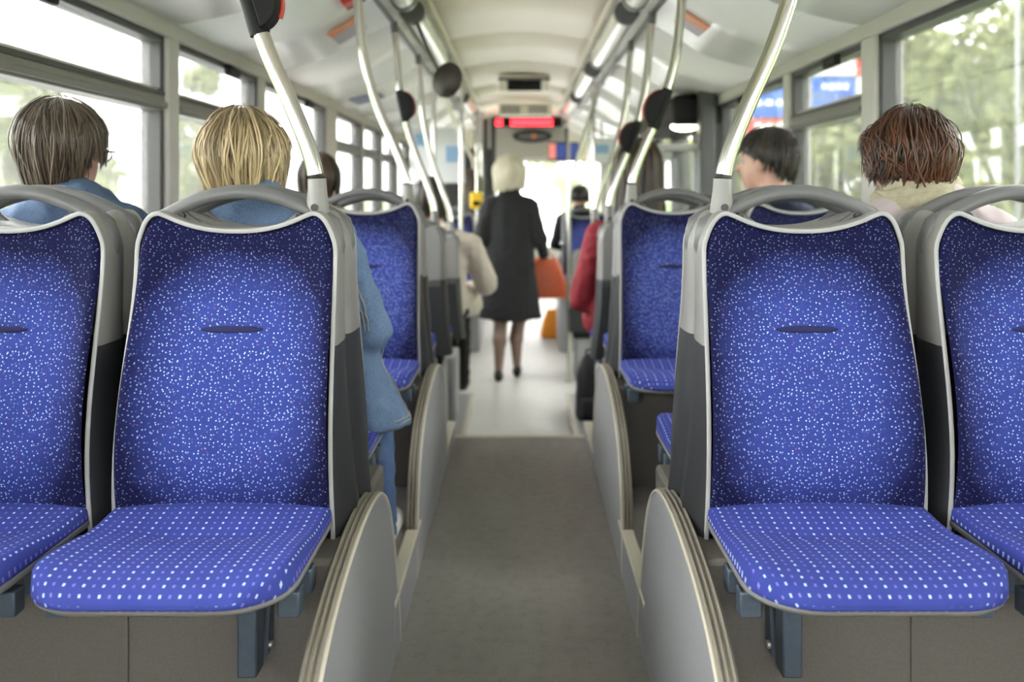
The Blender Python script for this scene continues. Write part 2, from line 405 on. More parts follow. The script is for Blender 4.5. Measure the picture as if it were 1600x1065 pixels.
# ceiling: arched centre panels, light troughs and cove panels, in lengths with joints between them
ceil = struct(empty('ceiling', (0, 0, 1.7)), 'cream arched bus ceiling with white cove panels at both sides', 'ceiling')
Zc0 = 1.7
seams = [Y0, .3, 1.66, 3.16, 4.35, 5.72, 7.0, 8.4, 9.8, 11.2, Y1]
cove_p = spline([(1.29, 1.738), (1.20, 1.748), (1.07, 1.775), (.92, 1.825), (.80, 1.895), (.70, 1.955), (.62, 1.985), (.585, 1.99)], 4)
mid_p = [(x, 2.135+.055*(1-(x/.47)**2)) for x in np.linspace(-.475, .475, 15)]
trough_p = spline([(.60, 1.985), (.62, 2.03), (.60, 2.10), (.53, 2.14), (.475, 2.137)], 3)
def strip(name, prof, ya, yb, mat, parent, th=.012, smooth=True):
    rows = []
    P = [np.array(p) for p in prof]
    for y in (ya, yb): rows.append([(p[0], y, p[1]-Zc0) for p in P])
    m = MB(); m.quad_grid(rows); o = m.build(name, mat, parent, smooth=True, fix=False)
    md = o.modifiers.new('thick', 'SOLIDIFY'); md.thickness = th; md.offset = 0; return o
for i in range(len(seams)-1):
    a, b = seams[i]+.003, seams[i+1]-.003
    strip('ceiling_panel', mid_p, a, b, 'ceil', ceil)
    for sx in (-1, 1):
        pf = [(sx*p[0], p[1]) for p in cove_p]
        strip('cove_panel', pf, a, b, 'cove', ceil)
        strip('trough', [(sx*p[0], p[1]) for p in trough_p], a, b, 'cove', ceil, .008)
    if i:
        y = seams[i]
        strip('joint_strip', [(x, z+.008) for x, z in mid_p], y-.012, y+.012, 'seam', ceil, .006)
        for sx in (-1, 1): strip('joint_strip', [(sx*p[0], p[1]+.008) for p in cove_p], y-.012, y+.012, 'seam', ceil, .006)
for sx in (-1, 1):                           # pale edge bead between centre and trough
    m = MB(); m.box(sx*.475-.012, sx*.475+.012, Y0, Y1, 2.118-Zc0, 2.138-Zc0); m.build('edge_bead', 'ceil', ceil, bevel=.004)
m = MB(); m.box(-1.3, 1.3, Y0-.1, Y1+.1, 2.25, 2.32); struct(m.build('roof', 'wall'), 'roof skin of the bus above the ceiling panels', 'roof')

# seat platforms, domed wheel covers
def bay(sx):
    side = 'left' if sx < 0 else 'right'
    p = struct(empty('seat_platform', (sx*.76, 2.5, 0)), 'raised grey seat platform along the %s side of the aisle' % side, 'platform')
    def bx(name, mat, xa, xb, ya, yb, za, zb, bev=0):
        xa, xb = sorted((sx*xa - sx*.76, sx*xb - sx*.76))
        return MB().box(xa, xb, ya-2.5, yb-2.5, za, zb).build(name, mat, p, bevel=bev)
    bx('rear_block', 'podium', .33, 1.27, 1.56, 2.12, 0, .47, .01)
    bx('bay_floor', 'floor', .315, 1.27, 2.12, 2.96, .0, .13)
    bx('front_block', 'podium', .33, 1.27, 2.96, 3.50, 0, .47, .01)
    bx('bay_floor', 'floor', .315, 1.27, 3.50, STEP, 0, .06)
    bx('edge_panel', 'panel', .30, .315, 2.10, 2.64, 0, .125)
    bx('edge_bead', 'edge_hi', .297, .335, 2.10, 2.64, .125, .14, .004)
    bx('edge_panel', 'panel', .30, .315, 3.56, STEP, 0, .055)
    bx('edge_bead', 'edge_hi', .297, .335, 3.56, STEP, .055, .07, .004)
    bx('low_step', 'panel', .315, 1.27, STEP+.002, 5.75, LOW, -.20, .01)
    bx('edge_bead', 'edge_hi', .300, .33, STEP+.002, 5.76, -.215, -.195, .004)
    bx('vertical_seam', 'podium', .700, .712, 1.554, 1.562, 0, .44)
    return p
bay(-1); bay(1)
dome = spline([(-.63, 0), (-.625, .10), (-.60, .21), (-.545, .31), (-.44, .40), (-.30, .455), (-.12, .485), (.02, .487), (.13, .465), (.22, .405), (.29, .31), (.345, .20), (.39, .10), (.41, 0)], 4)
def wheel_cover(sx, yc, label):
    w = tag(empty('wheel_arch_panel', (sx*.318, yc, 0)), label, 'panel', 'domed panels beside the aisle')
    a, b = (-.0165, .0165)
    m = MB(); m.prism(dome, 'x', a, b); m.build('side_panel', 'panel', w)
    # ribbed band over the rim
    prof = [(-.017, .003), (-.012, .010), (-.007, .004), (-.001, .010), (.004, .004), (.009, .010), (.014, .004)]
    c = np.array(dome); t = np.gradient(c, axis=0); n = np.stack([-t[:,1], t[:,0]], 1); n /= np.linalg.norm(n, axis=1)[:,None]
    rows = [[(-sx*px*1.0, c[i,0]+n[i,0]*h, c[i,1]+n[i,1]*h) for px, h in prof] for i in range(len(c))]
    m = MB(); m.quad_grid(rows); m.build('ribbed_edge', 'edge', w, smooth=True)
    path = [(-sx*.0165, c[i,0]+n[i,0]*.003, c[i,1]+n[i,1]*.003) for i in range(len(c))]
    MB().tube(path, .0042, 6).build('rim_bead', 'edge_hi', w, smooth=True)
    return w
wheel_cover(-1, 1.78, 'domed grey panel with ribbed edge beside the nearest left aisle seat')
wheel_cover(1, 1.80, 'domed grey panel with ribbed edge beside the nearest right aisle seat')
wheel_cover(-1, 3.18, 'domed grey panel with pale edge beside the second left aisle seat')
wheel_cover(1, 3.18, 'domed grey panel with pale edge beside the second right aisle seat')

# ------------------------------------------------------------------ the seat
HW = .200
_ua = np.linspace(-1, 1, 401)
def _zt0(a):
    if a <= .77: return 1.052+.038*(a/.77)**2.3
    t = min(1, (a-.77)/.23); return 1.090-.080*(1-math.sqrt(max(0, 1-t*t)))
_za = np.array([_zt0(abs(u)) for u in _ua])
for _ in range(160): _za[2:-2] = (_za[1:-3]+2*_za[2:-2]+_za[3:-1])/4
def ztop(u): return float(np.interp(u, _ua, _za))
def yprof(z):
    return lerp_tab2(z)
_zs = [.46, .52, .58, .66, .75, .85, .93, 1.0, 1.05, 1.09]
_ys = [.002, -.004, -.010, -.006, .012, .041, .063, .074, .073, .066]
_zz = np.linspace(.46, 1.09, 80); _yy = np.interp(_zz, _zs, _ys)
for _ in range(30): _yy[1:-1] = (_yy[:-2]+2*_yy[1:-1]+_yy[2:])/4
def lerp_tab2(z): return float(np.interp(z, _zz, _yy))
def hw(z): return lerp_tab(z, [.46, .55, .75, .9, 1.1], [HW+.008, HW+.006, HW+.001, HW-.003, HW-.003])
def outline(n=14):                             # back outline from lower left over the top to lower right
    L = [(-1, z) for z in np.linspace(.47, 1.0, n)]
    top = [(u, ztop(u)) for u in list(-np.cos(np.linspace(0, PI/2, 9))*.21-.79+.21*0)[:0]]
    us = [-1+.21*(1-math.cos(t)) for t in np.linspace(.12, PI/2, 9)] + list(np.linspace(-.76, .76, 25)) + [1-.21*(1-math.cos(t)) for t in np.linspace(PI/2, .12, 9)]
    T = [(u, ztop(u)) for u in us]
    R = [(1, z) for z in np.linspace(1.0, .47, n)]
    return [(u*hw(z), z) for u, z in L+T+R]
def make_seat():
    s = empty('bus_seat')
    # fabric of the back
    us = sorted(set([round(x, 4) for x in list(np.linspace(-.8, .8, 33))+[sg*(1-.2*(1-math.cos(t))) for t in np.linspace(0, PI/2, 8) for sg in (-1, 1)]]))
    vs = np.linspace(0, 1, 44)
    rows = []
    for v in vs:
        r = []
        for u in us:
            zt = ztop(u)-.004; z = .48+v*(zt-.48); a = abs(u)
            y = yprof(z) - .034*max(0, (a-.45)/.55)**2.2*(.35+.65*math.sin(PI*min(1, v*1.0))) 
            e = max(0, (a-.93)/.07); y += .012*e*e
            ev = max(0, (v-.955)/.045); y += .012*ev*ev
            y -= .010*math.exp(-((z-.60)/.05)**2)*(1-a*a)
            # shallow grip crease
            gz = (z-.862)/.007; y += .008*math.exp(-gz*gz)*(1/(1+math.exp((a-.29)*60)))
            r.append((u*(hw(z)-.004), y, z))
        rows.append(r)
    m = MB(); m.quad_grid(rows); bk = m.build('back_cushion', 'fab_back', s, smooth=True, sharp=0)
    m = MB(); m.tube([(x, yprof(.862)-.0005+.012*0, .8615) for x in np.linspace(-.060, .060, 9)], [.002, .005, .006, .0068, .0065, .0068, .006, .0055, .002], 8, sq=(1, .6))
    m.build('grip_slot', 'slot', bk, smooth=True)
    out = outline()
    # trim
    m = MB(); m.tube([(x, yprof(z)-.004, z) for x, z in out], .0029, 8, sq=(1, 1.6)); m.build('back_trim', 'trim', s, smooth=True)
    # shell halves
    c = np.array(out); t = np.gradient(c, axis=0); nrm = np.stack([-t[:,1], t[:,0]], 1); nrm /= np.linalg.norm(nrm, axis=1)[:,None]+1e-9
    def shell(name, mat, sel, zc, cut=None):
        rows = []
        for (x, z), (nx, nz) in zip(c, nrm):
            if cut and z < cut: zz = cut
            elif cut is None and z > .83: zz = .83
            else: zz = z
            y0 = yprof(zz); fl = .022*max(0, (.80-zz)/.3)**1.5*np.sign(x)
            dep = .166-y0
            o = .006
            rows.append([(x+nx*.002, y0, zz+nz*.002*(zz == z)), (x+nx*o+fl*.3, y0+.012, zz+nz*o*(zz == z)), (x+nx*o+fl, y0+dep*.55, zz+nz*o*(zz == z)),
                         (x+nx*.002+fl, y0+dep*.85, zz+nz*.002*(zz == z)), (x-nx*.012+fl, .166, zz-nz*.012*(zz == z))])
        keep = [i for i, (x, z) in enumerate(c) if (cut and z >= cut-.045) or (cut is None and z <= .83+.045)]
        m = MB()
        if cut:
            R = [rows[i] for i in keep]; m.quad_grid(R)
            b = [r[-1] for r in R if r[-1][2] > .975]
            m.quad_grid([b, [(p[0], p[1], .80) for p in b]])
        else:
            n = len(c)
            Lk = [i for i in keep if i < n//2]; Rk = [i for i in keep if i >= n//2]
            m.quad_grid([rows[i] for i in Lk]); m.quad_grid([rows[i] for i in Rk])
            m.quad_grid([[rows[i][-1] for i in Lk], [rows[j][-1] for j in Rk[::-1]]])
            lo, hi = Lk[0], Rk[-1]
            m.quad_grid([rows[lo], rows[hi]])
        return m.build(name, mat, s, smooth=True, sharp=50)
    shell('upper_shell', 'shell', None, 0, cut=.83)
    shell('lower_shell', 'shell_dark', None, 0)
    # inner liner closes the shell behind the fabric
    # handle
    hp = [(x, .112, 1.131-.070*(x/.185)**2) for x in np.linspace(-.182, .182, 25)]
    hp = [(-.190, .116, .985), (-.195, .115, 1.02), (-.192, .113, 1.046)]+hp+[(.192, .113, 1.046), (.195, .115, 1.02), (.190, .116, .985)]
    rs = [.0185 if abs(p[0]) < .13 else (.0185+.005*(abs(p[0])-.13)/.05 if p[2] > 1.05 else .016) for p in hp]; rs[0] = rs[-1] = .010
    m = MB(); m.tube(hp, rs, 12, sq=(.78, 1.0), up=(0,0,1)); m.build('handle', 'handle', s, smooth=True)
    lb = [(u*HW, .118, ztop(u)+.001) for u in np.linspace(-.70, .70, 23)]
    m = MB(); m.tube(lb, .010, 8, sq=(.5, 4.2), up=(0,0,1)); m.build('handle_base', 'shell', s, smooth=True)
    for sg in (-1, 1):
        m = MB(); m.tube([(sg*.15, .110, 1.085), (sg*.115, .108, 1.083), (sg*.085, .108, 1.064)], [.012, .010, .006], 8, sq=(.8, .9)); m.build('handle_web', 'handle', s, smooth=True)
        m = MB(); m.disc((sg*.118, .096, 1.082), .0065, 'y', .008, 12); m.build('screw', 'bolt', s)
    # cushion
    def plan(k, n=64, hx=.207, yf=-.365, yr=.03, rf=.10, rr=.02):
        pts = []
        cs = [(hx-rf, yf+rf, rf, -PI/2, 0), (hx-rr, yr-rr, rr, 0, PI/2), (-hx+rr, yr-rr, rr, PI/2, PI), (-hx+rf, yf+rf, rf, PI, 1.5*PI)]
        for cx, cy, r, a0, a1 in cs:
            for t in np.linspace(a0, a1, 9): pts.append((cx+r*math.cos(t), cy+r*math.sin(t)))
        res = []
        for i in range(len(pts)):
            p, q = np.array(pts[i]), np.array(pts[(i+1) % len(pts)])
            res.append(p)
            if np.linalg.norm(q-p) > .06:
                for f in np.linspace(0, 1, 7)[1:-1]: res.append(p+(q-p)*f)
        ctr = np.array((0, (yf+yr)/2)); return [tuple(ctr+(p-ctr)*k) for p in res]
    def ctop(x, y):
        f = (y+.365)/.36
        z = lerp_tab(f, [0, .08, .2, .45, .62, .70, 1.0], [.518, .533, .541, .534, .526, .520, .528])
        z += .014*max(0, (f-.70)/.3)*(1-min(1, (x/.2)**2))
        return z + .010*min(1, (abs(x)/.2))**3 - .004*math.exp(-((f-.66)/.05)**2)*(abs(x) < .1)
    def ring(k, z=None, dz=0): return [(x, y, (z if z is not None else ctop(x, y)+dz)) for x, y in plan(k)]
    rows = [ring(.97, .503), ring(.995, .506), ring(1.0, .513), ring(.992, None, -.010), ring(.97, None, -.0035)] + [ring(k) for k in (.93, .87, .8, .7, .6, .5, .4, .3, .2, .1, .0005)]
    m = MB(); m.quad_grid(rows, True); cu = m.build('seat_cushion', 'fab_seat', s, smooth=True, sharp=0)
    ku = [1.11, 1.10, 1.075, 1.03, .985, .93, .87, .8, .7, .6, .5, .4, .3, .2, .1, .0005]      # cloth laid out flat, wrapped over the edge
    at = cu.data.attributes.new('weave', 'FLOAT_VECTOR', 'POINT')
    at.data.foreach_set('vector', [c_ for k in ku for x, y in plan(k) for c_ in (x, y, 0.0)])
    rows = [ring(.02, .478), ring(.8, .478), ring(.96, .484), ring(1.0, .491), ring(1.008, .496), ring(1.007, .501), ring(1.0, .502), ring(.95, .497)]
    rows = [[(x, y*.985+.004, z+.006) for x, y, z in r] for r in rows]
    m = MB(); m.quad_grid(rows, True); m.build('seat_pan', 'shell', s, smooth=True, sharp=50)
    for sg in (-1, 1):
        for y in (-.235, -.15):
            m = MB(); m.box(sg*.188-.018, sg*.188+.018, y-.016, y+.016, .440, .482); m.build('mount_block', 'leg', s, bevel=.003)
    m = MB(); m.box(-.19, .19, -.02, .15, .42, .47); m.build('mount_rail', 'black', s, bevel=.004)
    return s
M['slot'] = plain('dark_crease', (.012, .014, .07), .9)
seat0 = make_seat(); used = [False]
def seat(x, y, rz, z, label, group):
    if not used[0]: s = seat0; used[0] = True
    else: s = copy_tree(seat0)
    s.location = (x, y, z); s.rotation_euler = (0, 0, rz); tag(s, label, 'seat', group); return s
XA, XW = .563, 1.024
RG = 'blue seats facing the camera'; FG = 'blue seats facing the front'
YB1, YB2 = 1.66, 3.10
D = .338
r1 = {}
for sx, sd in ((-1, 'left'), (1, 'right')):
    r1[sd] = seat(sx*XA, YB1, 0, 0, 'nearest blue seat beside the aisle on the %s, facing the camera' % sd, RG)
    seat(sx*XW, YB1, 0, 0, 'nearest blue seat at the window on the %s, cut by the picture edge' % sd, RG)
    seat(sx*XA, YB1+D, PI, 0, ('forward-facing aisle seat under the blonde woman in denim' if sx < 0 else 'empty forward-facing aisle seat back to back with the nearest right seat'), FG)
    seat(sx*XW, YB1+D, PI, 0, ('forward-facing window seat under the man in the denim jacket' if sx < 0 else 'forward-facing window seat under the auburn-haired woman'), FG)
    seat(sx*XA, YB2, 0, 0, 'second blue seat beside the aisle on the %s, facing the camera' % sd, RG)
    seat(sx*XW, YB2, 0, 0, ('blue seat at the left window facing the denim couple' if sx < 0 else 'blue seat at the right window seen through the near seat handle'), RG)
    seat(sx*XA, YB2+D, PI, -.02, 'forward-facing aisle seat back to back with the second %s aisle seat' % sd, FG)
    seat(sx*XW, YB2+D, PI, -.02, ('forward-facing window seat behind the second left window seat' if sx < 0 else 'forward-facing window seat under the young man in navy'), FG)
seat(-XA, 4.32, PI, -.12, 'grey-backed seat on the left, first of two seen edge-on along the aisle', FG)
seat(-XW, 4.32, PI, -.12, 'window seat under the brown-haired passenger in red at the left', FG)
seat(-XA, 5.32, PI, -.21, 'grey-backed seat on the left under the passenger in the beige coat', FG)
seat(-XW, 5.32, PI, -.21, 'left window seat beside the passenger in the beige coat', FG)
seat(XA, 4.12, PI, -.10, 'grey-backed aisle seat under the woman in the dark red jacket', FG)
seat(XW, 4.12, PI, -.10, 'window seat under the child beside the woman in red', FG)
seat(.60, 6.75, PI, -.40, 'low grey-backed seat on the right past the middle door', FG)
seat(.60, 7.95, 0, -.16, 'far blue seat on the right behind the low grey seat', RG)
seat(.60, 7.95+D, PI, -.16, 'far seat on the right under the man in black', FG)
seat(-.62, 7.95, 0, -.16, 'far blue seat on the left beside the standing woman', RG)
seat(-1.08, 7.95, 0, -.16, 'far blue seat at the left window near the front', RG)
MB_p = []
for sx, yy in ((1, 8.15), (-1, 8.15)):
    x0, x1 = sorted((sx*.36, sx*1.22))
    b = MB().box(x0, x1, yy-.32, yy+.42, LOW, .30).build('wheel_box', 'panel', bevel=.02)
    tag(b, 'grey front wheel box carrying the far %s seats' % ('right' if sx > 0 else 'left'), 'wheel box', 'front wheel boxes')
b = MB().box(.42, .80, 6.62, 6.90, LOW, .03).build('seat_plinth', 'panel', bevel=.02); tag(b, 'pale plinth under the low grey seat on the right', 'plinth')
for i, (x0, x1, ya, yb, z0, z1, lb) in enumerate([(-1.2, -.36, 4.36, 4.66, -.2, .30, 'first low left'), (-1.2, -.36, 5.20, 5.50, -.2, .21, 'second low left'), (.36, 1.2, 4.16, 4.46, -.2, .32, 'first low right')]):
    b = MB().box(x0, x1, ya-.3, yb-.28, z0, z1).build('seat_plinth', 'panel', bevel=.02); tag(b, 'grey plinth under the %s seat pair' % lb, 'plinth', 'plinths under the middle seats')
# legs of the two nearest aisle seats
for sd, sx in (('left', -1), ('right', 1)):
    s = r1[sd]; dx = -sx*.10
    m = MB(); m.box(dx-.017, dx+.017, -.185, -.140, .305, .48); lg = m.build('leg', 'leg', s, bevel=.004)
    m = MB(); m.prism([(-.14, .32), (-.10, .33), (-.10, .46), (-.115, .46), (-.135, .36)], 'x', dx-sx*.02-.003, dx-sx*.02+.003); m.build('bracket', 'leg', lg)
    m = MB(); m.disc((dx-sx*.024, -.128, .335), .007, 'x', .008, 10); m.build('bolt', 'alu', lg)

# ------------------------------------------------------------------ grab poles
rail_y = [(1.0, 5.0), (5.05, 10.0)]
for sx, sd in ((-1, 'left'), (1, 'right')):
    r = tag(empty('ceiling_rail', (sx*.615, 5, 1.955)), 'long dark ceiling handrail above the %s side of the aisle' % sd, 'handrail', 'ceiling rails')
    MB().tube([(0, -4.6, 0), (0, 4.2, 0)], .014, 10).build('bar', 'rail', r, smooth=True)
    for y in (-3.6, -2.2, -.8, .6, 2.0, 3.4): MB().tube([(0, y, 0), (sx*.01, y, .04)], .008, 8).build('bracket', 'rail', r, smooth=True)
def grab_pole(sx, y, z, label, button=None, blabel=None, top=1.955):
    # x offsets (from the bus centre line) against height above the socket
    k = [(.412, 0), (.416, .06), (.432, .12), (.468, .21), (.512, .31), (.550, .42), (.578, .54), (.592, .66), (.600, .76), (.610, .85)]
    zb = 1.105+z; sc = (top-zb)/.85
    o = tag(empty('grab_pole', (sx*.412, y, zb)), label, 'grab pole', 'curved grab poles')
    path = spline([(sx*(x-.412), 0, h*sc) for x, h in k], 5)
    pp = [p for p in path if p[2] >= .05]
    MB().tube(pp, .0172, 16).build('tube', 'steel', o, smooth=True)
    MB().tube([p for p in path if p[2] > .052 and p[2] < .064], .0178, 16).build('gap_ring', 'black', o, smooth=True) if False else None
    so = MB().tube([(sx*-.004, 0, -.035), (sx*-.003, 0, -.018), (0, 0, .0), (0, 0, .03), (sx*.001, 0, .052)], [.016, .022, .0225, .019, .0185], 14).build('socket', 'shell', o, smooth=True)
    MB().disc((0, -.023, -.006), .0075, 'y', .006, 14).build('bolt', 'bolt', so)
    MB().tube([(sx*.001, 0, .052), (sx*.0012, 0, .0545)], .0178, 14).build('gap_ring', 'black', o, smooth=True)
    m = MB(); m.box(-.03, .012, -.012, .03, -.06, -.03) if sx > 0 else m.box(-.012, .03, -.012, .03, -.06, -.03); m.build('clamp', 'handle', o, bevel=.005)
    MB().tube([p for p in path if p[2] > .80*sc-.0], .0195, 12).build('top_sleeve', 'handle', o, smooth=True)
    if button:
        i = min(range(len(path)), key=lambda q: abs(path[q][2]-button))
        p = Vector(path[i]); t = (Vector(path[min(i+2, len(path)-1)])-Vector(path[max(i-2, 0)])).normalized()
        b = tag(empty('stop_button', (o.location+p)), blabel, 'stop button', 'stop buttons on the poles')
        b.rotation_euler = (0, math.atan2(t.x, t.z), 0)
        # half-moon body on the aisle side of the tube
        arc = [(-sx*(.008+.052*math.sin(a)), -.070*math.cos(a)) for a in np.linspace(0, PI, 18)]
        MB().prism(arc, 'y', -.024, .024).build('body', 'black', b, bevel=.004)
        arc2 = [(-sx*(.008+.056*math.sin(a)), -.074*math.cos(a)) for a in np.linspace(.75, PI, 16)]
        arc3 = [(-sx*(.008+.045*math.sin(a)), -.062*math.cos(a)) for a in np.linspace(PI, .75, 16)]
        MB().prism(arc2+arc3, 'y', .010, .030).build('push_rim', 'red', b, bevel=.002)
        MB().tube([(0, 0, -.078), (0, 0, .078)], .0205, 14).build('collar', 'black', b, smooth=True)
    return o
PY1, PY2 = YB1+.112, YB2+.112
grab_pole(-1, PY1, 0, 'curved steel pole on the nearest left aisle seat', .41, 'black and red stop button on the nearest left pole')
grab_pole(1, PY1, 0, 'curved steel pole on the nearest right aisle seat')
grab_pole(-1, PY2, 0, 'curved steel pole on the second left aisle seat')
grab_pole(1, PY2, 0, 'curved steel pole on the second right aisle seat', .33, 'black stop button on the second right pole')
grab_pole(-1, 4.22, -.12, 'third curved pole on the left, in front of the yellow box', .55, 'black and red stop button on the third left pole')
grab_pole(-1, 5.22, -.21, 'fourth curved pole on the left, beside the beige coat')
grab_pole(1, 4.0, -.09, 'curved pole on the seat of the woman in red', .36, 'dark stop button on the third right pole')
grab_pole(1, 4.75, -.12, 'fourth curved pole on the right, rising past the woman in red')
def straight_pole(x, y, z0, z1, label, r=.017, mat='steel', bend=0):
    o = tag(empty('upright_pole', (x, y, z0)), label, 'grab pole', 'upright poles')
    h = z1-z0
    pts = [(0, 0, 0), (0, 0, h*.62), (bend*.25, 0, h*.74), (bend, 0, h)] if bend else [(0, 0, 0), (0, 0, h)]
    MB().tube(spline(pts, 6) if bend else pts, r, 12).build('tube', mat, o, smooth=True)
    MB().disc((0, 0, .01), r*2.2, 'z', .02, 16).build('foot_flange', 'alu', o, smooth=False)
    MB().disc((bend, 0, h-.01), r*1.8, 'z', .02, 16).build('top_flange', 'alu', o)
    return o
straight_pole(-.425, 6.35, LOW, 2.0, 'upright pale pole at the left before the blue seats')
straight_pole(.375, 6.62, LOW, 1.96, 'pale pole beside the low grey seat on the right, bending to the rail', bend=.24)
straight_pole(-.42, 9.6, LOW, 2.0, 'far left pole near the driver cabin')
straight_pole(.62, 7.35, LOW, 1.99, 'slim upright pole by the right front windows')
straight_pole(.75, 9.4, LOW, 1.97, 'far right pole near the front door')
o = tag(empty('sloping_handrail', (-.62, 6.4, 1.93)), 'pale handrail sloping down from the left rail towards the cabin', 'handrail')
MB().tube(spline([(0, 0, 0), (.02, .6, -.06), (.10, 2.4, -.38), (.13, 2.9, -.5), (.13, 3.0, -.75), (.13, 3.0, -1.6)], 5), .02, 10).build('tube', 'ceil', o, smooth=True)

# ------------------------------------------------------------------ ceiling fittings
def lamp(sx, ya, yb, label):
    o = tag(empty('ceiling_lamp', (sx*.545, (ya+yb)/2, 2.045)), label, 'ceiling lamp', 'tube lamps under the ceiling')
    L = (yb-ya)/2
    MB().tube([(0, -L, 0), (0, L, 0)], .058, 18).build('diffuser', 'lamp', o, smooth=True)
    for e in (-1, 1): MB().tube([(0, e*L-.03, 0), (0, e*L+.02, 0)], .064, 18).build('end_cap', 'handle', o, smooth=True)
    MB().box(-.02, .02, -L, L, .05, .085).build('mount', 'ceil', o)
places = ['above the nearest seats', 'in front of the nearest seats', 'above the middle seats', 'by the middle door', 'near the front']
for k, (ya, yb) in enumerate([(.6, 2.2), (2.5, 4.1), (4.45, 6.0), (6.5, 7.9), (8.4, 9.8)]):
    for sx, sd in ((-1, 'left'), (1, 'right')): lamp(sx, ya, yb, 'long pale tube lamp on the %s ceiling %s' % (sd, places[k]))
o = tag(empty('round_mirror', (-.345, 4.15, 1.665)), 'dark brown round dish hanging from the left ceiling rail', 'mirror')
rows = [[(r*math.cos(a), yy, r*1.22*math.sin(a)) for a in np.linspace(0, 2*PI, 28, endpoint=False)] for r, yy in ((.001, -.022), (.03, -.020), (.055, -.012), (.070, 0), (.071, .008), (.066, .010), (.001, .010))]
m = MB(); m.quad_grid(rows, True); M['brown'] = plain('dark_brown_plastic', (.035, .026, .022), .4); m.build('dish', 'brown', o, smooth=True)
o.rotation_euler = (0, .35, -.15)
MB().tube([(-.05, .01, .02), (-.16, .02, .12), (-.25, .03, .22)], .009, 8).build('arm', 'rail', o, smooth=True)
# hatch, speaker grilles, destination display, bulkhead
o = tag(empty('roof_hatch', (.04, 7.9, 2.165)), 'pale roof hatch with dark opening in the ceiling', 'roof hatch')
MB().box(-.23, .23, -.25, .25, -.045, .0).build('frame', 'ceil', o, bevel=.02)
MB().box(-.15, .15, -.265, -.24, -.145, -.05).build('vent', 'black', o, bevel=.006)
for sx in (-1, 1): MB().box(sx*.19-.03, sx*.19+.03, -.262, -.0, -.15, -.04).build('cheek', 'ceil', o, bevel=.01)
MB().box(-.23, .23, -.27, .0, -.055, -.03).build('lip', 'handle', o, bevel=.01)
o = tag(empty('speaker_panel', (.06, 9.75, 2.12)), 'cream ceiling panel with two perforated speaker grilles', 'speaker panel')
MB().box(-.30, .30, -.06, .1, -.14, 0).build('housing', 'ceil', o, bevel=.02)
for gx in (-.16, .14):
    g = MB().box(gx-.10, gx+.10, -.072, -.058, -.115, -.035).build('grille', 'handle', o, bevel=.004)
    m = MB()
    for a in range(6):
        for b in range(3): m.box(gx-.088+a*.030, gx-.070+a*.030, -.078, -.07, -.11+b*.024, -.095+b*.024)
    gg = m.build('grille_holes', 'ceil', g); gg['kind'] = 'stuff'
ZF = 1.955
bh = tag(empty('front_bulkhead', (0, 11.7, 1.58)), 'pale grey bulkhead above the windscreen with oval emblem hatch', 'bulkhead')
MB().box(-.62, .62, 0, .05, 0, .60).build('face', 'wall', bh, bevel=.02)
for sx in (-1, 1): MB().box(sx*.95-.33, sx*.95+.33, 0, .05, -.02, .60).build('side_face', 'ceil', bh, bevel=.02)
ov = [(.17+.26*math.cos(t), .30+.085*math.sin(t)) for t in np.linspace(0, 2*PI, 32, endpoint=False)]
MB().prism(ov, 'y', -.03, 0).build('oval_vent', 'black', bh, bevel=.006)
ov = [(.17+.21*math.cos(t), .30+.05*math.sin(t)) for t in np.linspace(0, 2*PI, 32, endpoint=False)]
MB().prism(ov, 'y', -.036, -.03).build('oval_ring', 'handle', bh)
MB().disc((.19, -.04, .30), .035, 'y', .012).build('emblem', 'poster_orange', bh)
o = tag(empty('destination_display', (.09, 11.4, 2.045)), 'black ceiling display with glowing red digits', 'display')
MB().box(-.46, .46, -.03, .09, -.06, .07).build('case', 'black', o, bevel=.02)
m = MB()
for i in range(5):
    for j in range(4): m.box(-.42+i*.022, -.405+i*.022, -.034, -.03, -.045+j*.022, -.030+j*.022)
m.build('route_digit', 'led', o)['kind'] = 'stuff'
m = MB()
random.seed(3)
for i in range(25):
    for j in range(4):
        m.box(-.205+i*.022, -.190+i*.022, -.034, -.03, -.045+j*.022, -.030+j*.022)
m.build('scrolling_text', 'led', o)['kind'] = 'stuff'
o = tag(empty('info_monitor', (.61, 11.3, 1.66)), 'small monitor with blue and pink picture hanging at the front', 'monitor')
MB().box(-.24, .16, 0, .06, -.12, .12).build('case', 'black', o, bevel=.01)
MB().box(-.235, -.14, -.008, 0, -.10, .10).build('screen_edge', 'screen_pink', o); MB().box(-.13, -.01, -.008, 0, -.10, .10).build('screen', 'screen', o); MB().box(.05, .15, -.008, 0, -.10, .10).build('screen', 'screen', o)
MB().box(0, .05, -.02, .0, -.12, .12).build('stripe', 'trim', o)
MB().box(-.02, .02, .02, .05, .12, .45).build('hanger', 'rail', o)

# stickers and posters on the coves
def cove_point(y, xa):                        # point and tilt on the cove at |x| = xa
    xs = [p[0] for p in cove_p][::-1]; zs = [p[1] for p in cove_p][::-1]
    z = float(np.interp(xa, xs, zs)); z2 = float(np.interp(xa+.02, xs, zs)); return z, math.atan2(z2-z, .02)
def sticker(name, label, cat, sx, y, xa, w, l, bands, th=.006):
    z, sl = cove_point(y, xa)
    o = tag(empty(name, (sx*xa, y, z-.011)), label, cat); o.rotation_euler = (0, -sl*sx if sx > 0 else sl, 0)
    o.rotation_euler = (0, -math.atan(math.tan(sl))*sx, 0)
    for nm, mat, a, b in bands: MB().box(-w/2, w/2, -l/2+a*l, -l/2+b*l, -th, 0).build(nm, mat, o)
    return o
sticker('warning_sticker', 'small red sticker with black top on the left cove', 'sticker', -1, 3.62, .70, .09, .11, [('red_field', 'red', 0, .75), ('black_field', 'black', .75, 1)], .03)
